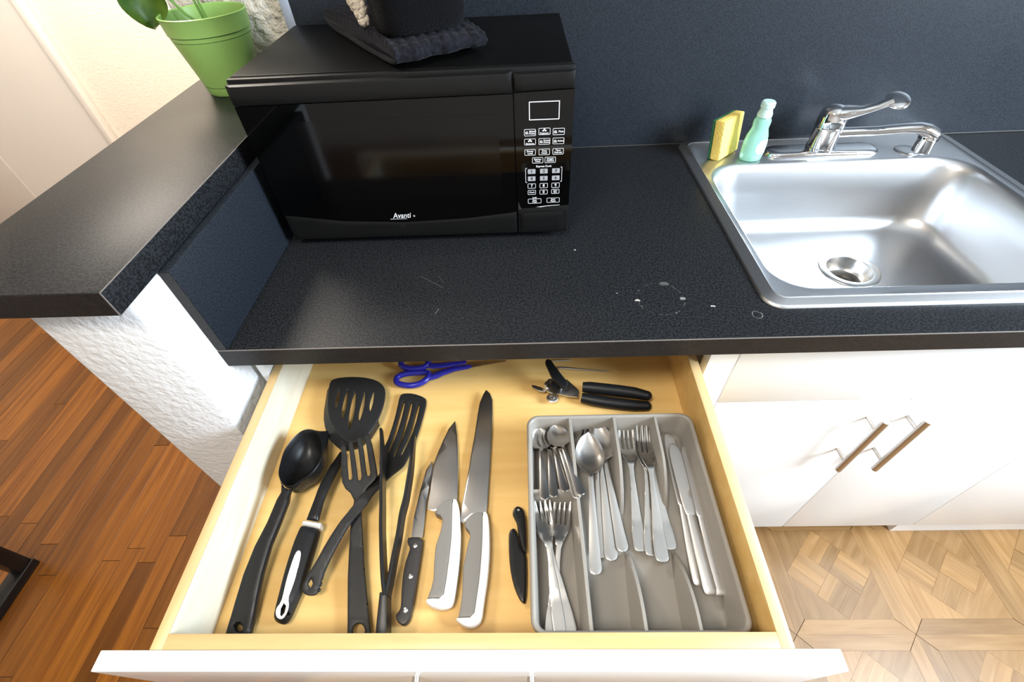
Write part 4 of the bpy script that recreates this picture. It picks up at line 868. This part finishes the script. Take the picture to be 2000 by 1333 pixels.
it.part(plate(MB(), D['turner_sL'] + D['turner_sR'][::-1], lambda x, y: sz(y), lambda x, y: sz(y)-0.010, g=0.004, edge=0.005, drop=0.004), 'shaft', NYLON)
cz = 0.0235
it.part(plate(MB(), D['turner_collar'], K(cz+0.0005), K(0.004), g=0.004, edge=0.005, drop=0.005), 'collar', WHITEP)
gp = D['turner_gL'] + D['turner_gR'][::-1]
it.part(plate(MB(), smooth_poly(gp, 1), K(0.0225), K(0.0005), holes=[D['turner_hole']], g=0.004, edge=0.009, drop=0.008), 'grip', RUBBER)
it.part(plate(MB(), smooth_poly(D['turner_inlay'], 1), K(0.0232), K(0.0195), holes=[D['turner_hole']], g=0.003, edge=0.0012), 'grip_inlay', WHITEP)

# --- serving fork
it = InDrawer('serving_fork', 'black nylon serving fork with four blunt tines, crossed over by the spatula handle', 'fork', bbox(D['fork']))
fz = interp([-0.335, -0.30, -0.22, -0.17, -0.13, -0.09, -0.06], [0.012, 0.013, 0.019, 0.027, 0.034, 0.040, 0.046])
it.part(plate(MB(), D['fork'], lambda x, y: fz(y), lambda x, y: max(0.0006, fz(y)-0.0045), holes=[D['fork_hole']], g=0.004, edge=0.0016), 'utensil_body', NYLON2)
# --- slotted spatula with the melted handle
it = InDrawer('slotted_spatula', 'narrow black spatula with three long slots and a melted handle end', 'spatula', bbox(D['spat']))
def sphz(x, y):
    u = np.interp(y, [-0.30, -0.27, -0.235, -0.19, -0.16, -0.12, -0.05, 0.0], [0.018, 0.020, 0.031, 0.0365, 0.035, 0.022, 0.010, 0.008]); return float(u)
it.part(plate(MB(), smooth_poly(D['spat'], 1), sphz, lambda x, y: sphz(x, y)-0.0048, holes=[smooth_poly(D['spat_slot%d' % i], 1) for i in range(3)] + [D['spat_hole']], g=0.004, edge=0.0017), 'utensil_body', NYLON2)
mm = MB(); rr = random.Random(2); ec_ = (D['spat_hole'][0][0]+0.005, D['spat_hole'][0][1]-0.006)
for i in range(16): mm.sphere((ec_[0]+rr.uniform(-0.004, 0.008), ec_[1]+rr.uniform(-0.010, 0.012), 0.0175+rr.uniform(-0.001, 0.001)), rr.uniform(0.0016, 0.0030), 8, 6, (1, 1, 0.7))
it.part(mm, 'melted_blister', NYLON, 80)

# --- tongs
it = InDrawer('kitchen_tongs', 'slim black nylon tongs standing on edge in an open V', 'tongs', bbox(D['tong_a'], D['tong_s']))
def edge_strip(path, zt, h, th):
    P = resample(path, 0.006, False); rings = []
    for _ in range(4): P = [P[0]] + [(P[i-1]+2*P[i]+P[i+1])/4 for i in range(1, len(P)-1)] + [P[-1]]
    for i, p in enumerate(P):
        a = P[max(0, i-1)]; b = P[min(len(P)-1, i+1)]; t = (b-a)/np.linalg.norm(b-a); n = np.array((-t[1], t[0])); f = i/(len(P)-1)
        z1 = zt(f); z0 = max(0.0006, z1-h(f)); w = th(f)/2
        rings.append([(p[0]+n[0]*w, p[1]+n[1]*w, z0), (p[0]+n[0]*w, p[1]+n[1]*w, z1-0.0006), (p[0]+n[0]*w*0.5, p[1]+n[1]*w*0.5, z1), (p[0]-n[0]*w*0.5, p[1]-n[1]*w*0.5, z1), (p[0]-n[0]*w, p[1]-n[1]*w, z1-0.0006), (p[0]-n[0]*w, p[1]-n[1]*w, z0)])
    return MB().loft(rings)
it.part(edge_strip(D['tong_a'], lambda f: 0.052-0.012*f, lambda f: 0.010+0.012*min(1, f*4), lambda f: 0.0036+0.0016*f), 'arm', NYLON)
it.part(edge_strip(D['tong_b'], lambda f: 0.047-0.008*f, lambda f: 0.010+0.012*min(1, f*4), lambda f: 0.0046), 'arm', NYLON)
it.part(edge_strip(D['tong_s'], lambda f: 0.039-0.008*f, lambda f: 0.026, lambda f: 0.0085+0.005*f), 'spring_end', NYLON)

# --- knives
def knife(name, label, blade, parts, bz, hz):
    it = InDrawer(name, label, 'knife', bbox(blade, *[p[0] for p in parts]))
    bc = bbox(blade)
    it.part(plate(MB(), blade, K(bz+0.0008), K(bz-0.0010), g=0.02, edge=0.003, drop=0.0009), 'blade', BLADE)
    for pts, nm, m, zt, zb, e in parts: it.part(plate(MB(), pts, K(zt), K(zb), g=0.004, edge=e, drop=e*0.7), nm, m)
    return it
it = knife('steak_knife', 'small steak knife with charcoal handle and three rivets, beside the tongs', D['steak_blade'], [(smooth_poly(D['steak_handle'], 1), 'handle', HANDLEB, 0.0135, 0.0005, 0.003)], 0.007, 0.0135)
for x, y in D['steak_rivet']: it.part(MB().lathe([(0.0032, 0.0134), (0.0032, 0.0139), (0.0028, 0.0142), (0.0, 0.0142)], (x, y, 0), 16, False, False), 'rivet', STEEL)
knife('chef_knife', 'pointed chef knife with grey and white handle, beside the steak knife', D['chef_blade'], [(D['chef_grey'], 'handle', GREYP, 0.0205, 0.0005, 0.002), (smooth_poly(D['chef_white'], 1), 'handle_spine', WHITEP, 0.0207, 0.0004, 0.004)], 0.0095, 0.02)
knife('bread_knife', 'longest knife, straight round-tipped blade and grey and white handle', D['bread_blade'], [(D['bread_grey'], 'handle', GREYP, 0.0205, 0.0005, 0.002), (smooth_poly(D['bread_white'], 1), 'handle_spine', WHITEP, 0.0207, 0.0004, 0.004)], 0.0095, 0.02)
it = InDrawer('folding_knife', 'small black folding fruit knife tucked against the grey tray', 'knife', bbox(D['sheath'], D['peel_handle']))
it.part(plate(MB(), smooth_poly([(min(x, 0.4165), y) for x, y in D['sheath']], 1), K(0.009), K(0.0006), g=0.004, edge=0.003, drop=0.003), 'sheath', NYLON)
it.part(plate(MB(), smooth_poly([(min(x, 0.4163), y) for x, y in D['peel_handle']], 1), K(0.0145), K(0.0091), g=0.004, edge=0.003, drop=0.003), 'handle', NYLON)
x, y = D['peel_rivet'][0]; it.part(MB().lathe([(0.0016, 0.0144), (0.0016, 0.0150), (0.0, 0.0152)], (x, y, 0), 12, False, False), 'rivet', STEEL)

# --- scissors under the counter edge
it = InDrawer('scissors', 'blue-handled scissors lying at the back of the drawer', 'scissors', bbox(D['sc_loop1'], D['sc_blade']))
def closed_curve(pts, z):
    q = smooth_poly(pts, 2); return [(x, y, z) for x, y in q]
it.part(MB().tube(closed_curve(D['sc_loop1'], 0.0085), 0.0054, 10, closed=True).tube([(x, y, 0.0075) for x, y in D['sc_arm1']], [0.0060, 0.0068, 0.0064, 0.0056, 0.0046, 0.0035], 10, flat=0.75), 'handle_ring', BLUEP, 70)
it.part(MB().tube(closed_curve(D['sc_loop2'], 0.0125), 0.0054, 10, closed=True).tube([(x, y, 0.0130) for x, y in D['sc_arm2']], [0.0060, 0.0068, 0.0064, 0.0056, 0.0040], 10, flat=0.5), 'handle_ring', BLUEP, 70)
it.part(plate(MB(), D['sc_blade'], K(0.0075), K(0.0050), g=0.02), 'blade', BLADE)

# --- can opener
it = InDrawer('can_opener', 'steel can opener with two black grips behind the tray', 'can opener', bbox(D['co_h1'], D['co_jaw']))
def grip(pts, z, r): return MB().tube([(x, y, z) for x, y in pts], [r*0.85] + [r]*(len(pts)-3) + [r*0.95, r*0.82], 16).sphere((pts[-1][0], pts[-1][1], z), r*0.83, 16, 10)
it.part(grip(D['co_h1'], 0.0200, 0.0100), 'grip', RUBBER, 70)
it.part(grip(D['co_h2'], 0.0105, 0.0100), 'grip', RUBBER, 70)
it.part(plate(MB(), D['co_plate'], K(0.0185), K(0.0160), g=0.02, edge=0.0006), 'plate', STEEL)
it.part(plate(MB(), D['co_jaw'], K(0.0135), K(0.0110), g=0.02, edge=0.0006), 'jaw', STEEL)
x, y = D['co_disc'][0]; it.part(MB().lathe([(0.0100, 0.0085), (0.0100, 0.0105), (0.0085, 0.0115), (0.004, 0.0115), (0.003, 0.013), (0, 0.013)], (x, y, 0), 20), 'cutting_wheel', STEEL)
x, y = D['co_nut'][0]; it.part(MB().lathe([(0.0085, 0.0186), (0.0115, 0.022), (0.0115, 0.030), (0.009, 0.034), (0.0, 0.035)], (x, y, 0), 20), 'hub', RUBBER)
x, y = D['co_gear'][0]; it.part(MB().lathe([(0.0045, 0.0186), (0.0045, 0.023), (0.003, 0.025), (0, 0.0255)], (x, y, 0), 14), 'rivet', STEEL)
it.part(plate(MB(), smooth_poly(D['co_knob'], 1), K(0.0420), K(0.0345), g=0.004, edge=0.003, drop=0.0026), 'turning_key', RUBBER)
it = InDrawer('steel_pick', 'thin steel pick lying behind the can opener', 'pick', bbox(D['pick']))
it.part(MB().tube([(x, y, 0.0036) for x, y in D['pick']], [0.0030, 0.0030, 0.0022, 0.0018, 0.0010], 8), 'shank', STEEL, 60)
it = InDrawer('steel_skewer', 'short steel skewer half hidden under the counter edge', 'skewer', bbox(D['pick2']))
it.part(MB().tube([(x, y, 0.0030) for x, y in D['pick2']], [0.0018, 0.0026, 0.0014], 8), 'shank', STEEL, 60)

# ================================================================== cutlery tray
TX0, TX1, TY0, TY1, TH_ = 0.4160, 0.6675, -0.3292, -0.0375, 0.0550
tr = InDrawer('cutlery_tray', 'grey plastic cutlery tray with five compartments in the drawer', 'tray', ((TX0+TX1)/2, (TY0+TY1)/2))
def tr_ring(i, r, z): return rrect(TX0+i, TX1-i, TY0+i, TY1-i, r, z, 6)
tm = MB().loft([tr_ring(0.012, 0.014, 0.0004), tr_ring(0.0085, 0.016, 0.003), tr_ring(0.0035, 0.017, 0.047), tr_ring(0.0004, 0.018, 0.0490), tr_ring(0.0, 0.018, 0.0520), tr_ring(0.0008, 0.0175, 0.0542), tr_ring(0.0030, 0.016, 0.0552), tr_ring(0.0055, 0.014, 0.0545), tr_ring(0.0068, 0.013, 0.0520),
                tr_ring(0.0110, 0.011, 0.010), tr_ring(0.0130, 0.010, 0.0055), tr_ring(0.0170, 0.008, 0.0040)])
def divider(x0, x1, prof, y0=None):
    """upright wall across the tray: prof = heights along the run, rounded crest, flared foot"""
    rings = []
    for t, h in prof:
        hh = max(h, 0.0046)
        y = TY0+0.006 + (TY1-TY0-0.012)*t; x = x0 + (x1-x0)*t
        k = (hh-0.0040)/0.05; wt = 0.0030; wb = 0.0030+0.0052*k
        rings.append([(x-wb, y, 0.0030), (x-wb*0.92, y, 0.0042), (x-wt*1.0, y, 0.0040+(hh-0.004)*0.92), (x-wt*0.6, y, hh), (x+wt*0.6, y, hh), (x+wt*1.0, y, 0.0040+(hh-0.004)*0.92), (x+wb*0.92, y, 0.0042), (x+wb, y, 0.0030)])
    tm.loft(rings)
flat = [(t, 0.0545) for t in np.linspace(0, 1, 12)]
divider(0.4845, 0.4825, flat)
yy = lambda y: (y-(TY0+0.006))/(TY1-TY0-0.012)
def scoop(y):
    if y > -0.174: u = (y+0.174)/0.075
    elif y < -0.226: u = (-0.226-y)/0.085
    else: return 0.0040
    u = min(1, u); return 0.0040+0.0505*math.sin(u*math.pi/2)**0.75
ys = np.linspace(TY0+0.006, TY1-0.006, 60)
sc_prof = [(yy(y), scoop(y)) for y in ys]
divider(0.5465, 0.5495, sc_prof); divider(0.6080, 0.6120, sc_prof)
cr_ = []
for t in np.linspace(0, 1, 6):
    x = TX0+0.006+(0.482-TX0-0.006)*t; y = -0.1555; wb = 0.0075
    cr_.append([(x, y-wb, 0.003), (x, y-0.003, 0.046), (x, y-0.0018, 0.0480), (x, y+0.0018, 0.0480), (x, y+0.003, 0.046), (x, y+wb, 0.003)])
tm.loft(cr_)
tr.part(tm, 'tray_shell', TRAYM, 50)

# ================================================================== cutlery
def spoon_mesh(L, bl, bw, hw, depth, hump):
    """tip at +y; handle end at -y; local z = 0 at the lowest points"""
    n = 60; rows = []
    ys = [-L/2 + hw*0.5*(i/6)**1.6 for i in range(6)] + [-L/2 + hw*0.5 + (L-hw*0.5)*i/(n-6) for i in range(n-5)]
    y0 = L/2-bl
    def half(y):
        if y > y0+0.004:
            u = (y-y0)/bl; return max(0.0004, bw/2*(math.sin(math.pi*min(1, u**0.82))**0.62))
        t = (y+L/2)/(L-bl); e = min(1, (y+L/2)/(hw*0.5)+0.03); return hw/2*(1.0-0.62*min(1, t*1.15)**0.8)*math.sqrt(1-(1-e)**2)
    def zc(y):
        t = (y+L/2)/(L-bl)
        return 0.0010+hump*math.sin(math.pi*min(1, max(0, t))*0.5)**2 if y < y0 else 0.0010+hump
    hs = [half(y) for y in ys]
    for k, y in enumerate(ys):   # blend neck into bowl
        if y0-0.016 < y < y0+0.010: hs[k] = max(hs[k], 0.0022) if y > y0 else hs[k]
    m = 12; T = []; B = []
    for y, h in zip(ys, hs):
        u = (y-(y0+bl*0.52))/(bl*0.52); inb = max(0, 1-u*u) if y > y0 else 0
        for j in range(m+1):
            s = -1+2*j/m; r2 = s*s
            z = zc(y) - depth*inb*(1-r2**1.3) + (0.0006*(1-r2) if y < y0 else 0)
            T.append((h*s, y, z)); B.append((h*s*0.98, y, z-0.0013*(1-0.6*r2)-0.0004))
    o = len(T); fs = []
    for i in range(n):
        for j in range(m):
            a = i*(m+1)+j; fs += [(a, a+1, a+m+2, a+m+1), (o+a, o+a+m+1, o+a+m+2, o+a+1)]
        a = i*(m+1); fs += [(a, a+m+1, o+a+m+1, o+a), (a+m, o+a+m, o+a+2*m+1, a+2*m+1)]
    fs += [tuple(range(m+1)) + tuple(o+j for j in range(m, -1, -1)), tuple(n*(m+1)+j for j in range(m, -1, -1)) + tuple(o+n*(m+1)+j for j in range(m+1))]
    mb = MB(); mb.add(T+B, fs); zl = min(p[2] for p in mb.v); mb.v = [(x, y, z-zl) for x, y, z in mb.v]
    return mb
def fork_mesh(L, hdl, hw, tn, tw_, hump):
    """four tines, tips at +y"""
    yb = L/2-hdl; yt = L/2
    sh = yb+0.010; ts = yt-tn
    pts = [(-hw/2*0.35, -L/2), (hw/2*0.35, -L/2), (hw/2*0.75, -L/2+0.0018), (hw/2*0.97, -L/2+0.006), (hw/2*0.98, -L/2+0.022), (0.0058, -L/2+0.06), (0.0036, yb-0.025), (0.0036, yb-0.008), (0.0055, yb), (tw_/2*0.90, yb+0.016), (tw_/2, yb+0.026), (tw_/2, ts)]
    p = tw_/4; g = p*0.40
    right = []
    for k in (3, 2, 1, 0):
        xr = -tw_/2+p*(k+1) - (g/2 if k < 3 else 0); xl = -tw_/2+p*k + (g/2 if k > 0 else 0); xm = (xl+xr)/2; w2 = (xr-xl)/2
        right += [(xr, ts+0.002), (xm+w2*0.75, yt-0.008), (xm+w2*0.32, yt-0.0003), (xm-w2*0.32, yt-0.0003), (xm-w2*0.75, yt-0.008), (xl, ts+0.002)]
        if k: right += [(xl-g/2, ts)]
    left = [(-tw_/2, ts), (-tw_/2, yb+0.026), (-tw_/2*0.90, yb+0.016), (-0.0055, yb), (-0.0036, yb-0.008), (-0.0036, yb-0.025), (-0.0058, -L/2+0.06), (-hw/2*0.98, -L/2+0.022), (-hw/2*0.97, -L/2+0.006), (-hw/2*0.75, -L/2+0.0018)]
    z = interp([-L/2, -L/2+0.04, yb-0.03, yb, yb+0.03, yb+0.045, yt], [0.0022, 0.0022, 0.0022+hump*0.7, 0.0022+hump, 0.0022+hump*0.2, 0.0022, 0.0022+hump*0.75])
    return plate(MB(), pts+right+left, lambda x, y: z(y)+0.0018*(x/tw_*2)**2*(1 if yb+0.012 < y else 0), lambda x, y: z(y)-0.0020+0.0018*(x/tw_*2)**2*(1 if yb+0.012 < y else 0), g=0.0035, edge=0.0006, step=0.0035)
def knife_mesh(L):
    """table knife, blade tip at +y"""
    hb = -L/2+L*0.47
    m = MB(); n = 20; rings = []
    for y, w, h in ((-L/2, 0.0050, 0.0012), (-L/2+0.002, 0.0078, 0.0026), (-L/2+0.008, 0.0092, 0.0034), (-L/2+0.05, 0.0082, 0.0036), (hb-0.01, 0.0066, 0.0034), (hb, 0.0062, 0.0030)):
        rings.append([(w*math.cos(2*math.pi*k/n), y, 0.0040+h*math.sin(2*math.pi*k/n)) for k in range(n)])
    m.loft(rings)
    bl = [(-0.0056, hb-0.001), (0.0056, hb-0.001), (0.0088, hb+0.006), (0.0098, hb+0.03), (0.0106, hb+0.06), (0.0108, L/2-0.02), (0.0088, L/2-0.008), (0.0026, L/2-0.001), (-0.0020, L/2), (-0.0062, L/2-0.004), (-0.0088, L/2-0.02), (-0.0084, hb+0.04), (-0.0074, hb+0.012)]
    b2 = plate(MB(), smooth_poly(bl, 1), K(0.0050), K(0.0030), g=0.01, edge=0.003, drop=0.0008)
    return m, b2
def place(o, pr, L):
    x0, y0, w0, x1, y1, w1 = pr                     # tip, then handle end
    d = Vector((x0-x1, y0-y1, w0-w1)); l = math.hypot(d.x, d.y)
    ang = math.atan2(d.y, d.x)-math.pi/2; tilt = math.atan2(d.z, l); s = d.length/L
    o.matrix_world = DM @ Matrix.Translation(((x0+x1)/2, (y0+y1)/2, -H_+(w0+w1)/2)) @ Matrix.Rotation(ang, 4, 'Z') @ Matrix.Rotation(tilt, 4, 'X') @ Matrix.Diagonal((s, s, s, 1))
def series(mesh_fn, name, cat, key, L, labels, mats, group):
    src = None
    for pr, lab in zip(D[key], labels):
        if src is None:
            mb = mesh_fn()
            if isinstance(mb, tuple):
                src = thing(name, lab, cat, (0,0,0), group=group); mb[0].obj('handle', mats, src); mb[1].obj('blade', mats, src); o = src
            else: o = src = tag(mb.obj(name, mats, smooth=50), lab, cat, group)
        else: o = dup(src)
        tag(o, lab, cat, group); place(o, pr, L)
series(lambda: spoon_mesh(0.110, 0.042, 0.0300, 0.0130, 0.006, 0.009), 'teaspoon', 'spoon', 'teaspoon', 0.110,
       ['leftmost teaspoon in the back left compartment, its bowl against the tray side', 'lowest teaspoon of the nested stack, handle end pointing straight at the small forks', 'second lowest nested teaspoon with a broad handle end beside the divider', 'nested teaspoon second from the top, handle slanting right', 'uppermost teaspoon of the nested stack, bowl fully in view'], CUTL, 'teaspoons in the back left compartment')
series(lambda: spoon_mesh(0.200, 0.069, 0.0435, 0.0185, 0.008, 0.011), 'tablespoon', 'spoon', 'spoon', 0.200,
       ['lowest tablespoon, only its bowl rim showing behind the others', 'tablespoon in the middle of the pile, handle next to the topmost one', 'tablespoon with handle slanting furthest right, bowl at the back', 'topmost pale matt tablespoon lying in front of the other bowls'], CUTL, 'tablespoons in the second compartment')
series(lambda: fork_mesh(0.196, 0.074, 0.0180, 0.049, 0.0265, 0.010), 'dinner_fork', 'fork', 'fork_big', 0.196,
       ['dinner fork with tines standing furthest left in the third compartment', 'bottom dinner fork of the right stack, rounded handle slanting right', 'middle dinner fork of the right stack with its handle second from the left', 'top dinner fork of the right stack, whole length visible'], CUTL, 'dinner forks in the third compartment')
series(lambda: fork_mesh(0.164, 0.058, 0.0165, 0.034, 0.0255, 0.008), 'small_fork', 'fork', 'fork_small', 0.164,
       ['small fork with head at right, crossing under the other two small forks', 'small fork nested beneath the top one, handle end furthest right', 'top small fork in the front left compartment, head at left'], CUTL, 'small forks in the front left compartment')
series(lambda: knife_mesh(0.210), 'table_knife', 'knife', 'knife_t', 0.210,
       ['lowest table knife, left handle in the rightmost compartment', 'top table knife with its broad blade over the lowest one', 'table knife lying furthest right in the tray'], CUTK, 'table knives in the right compartment')
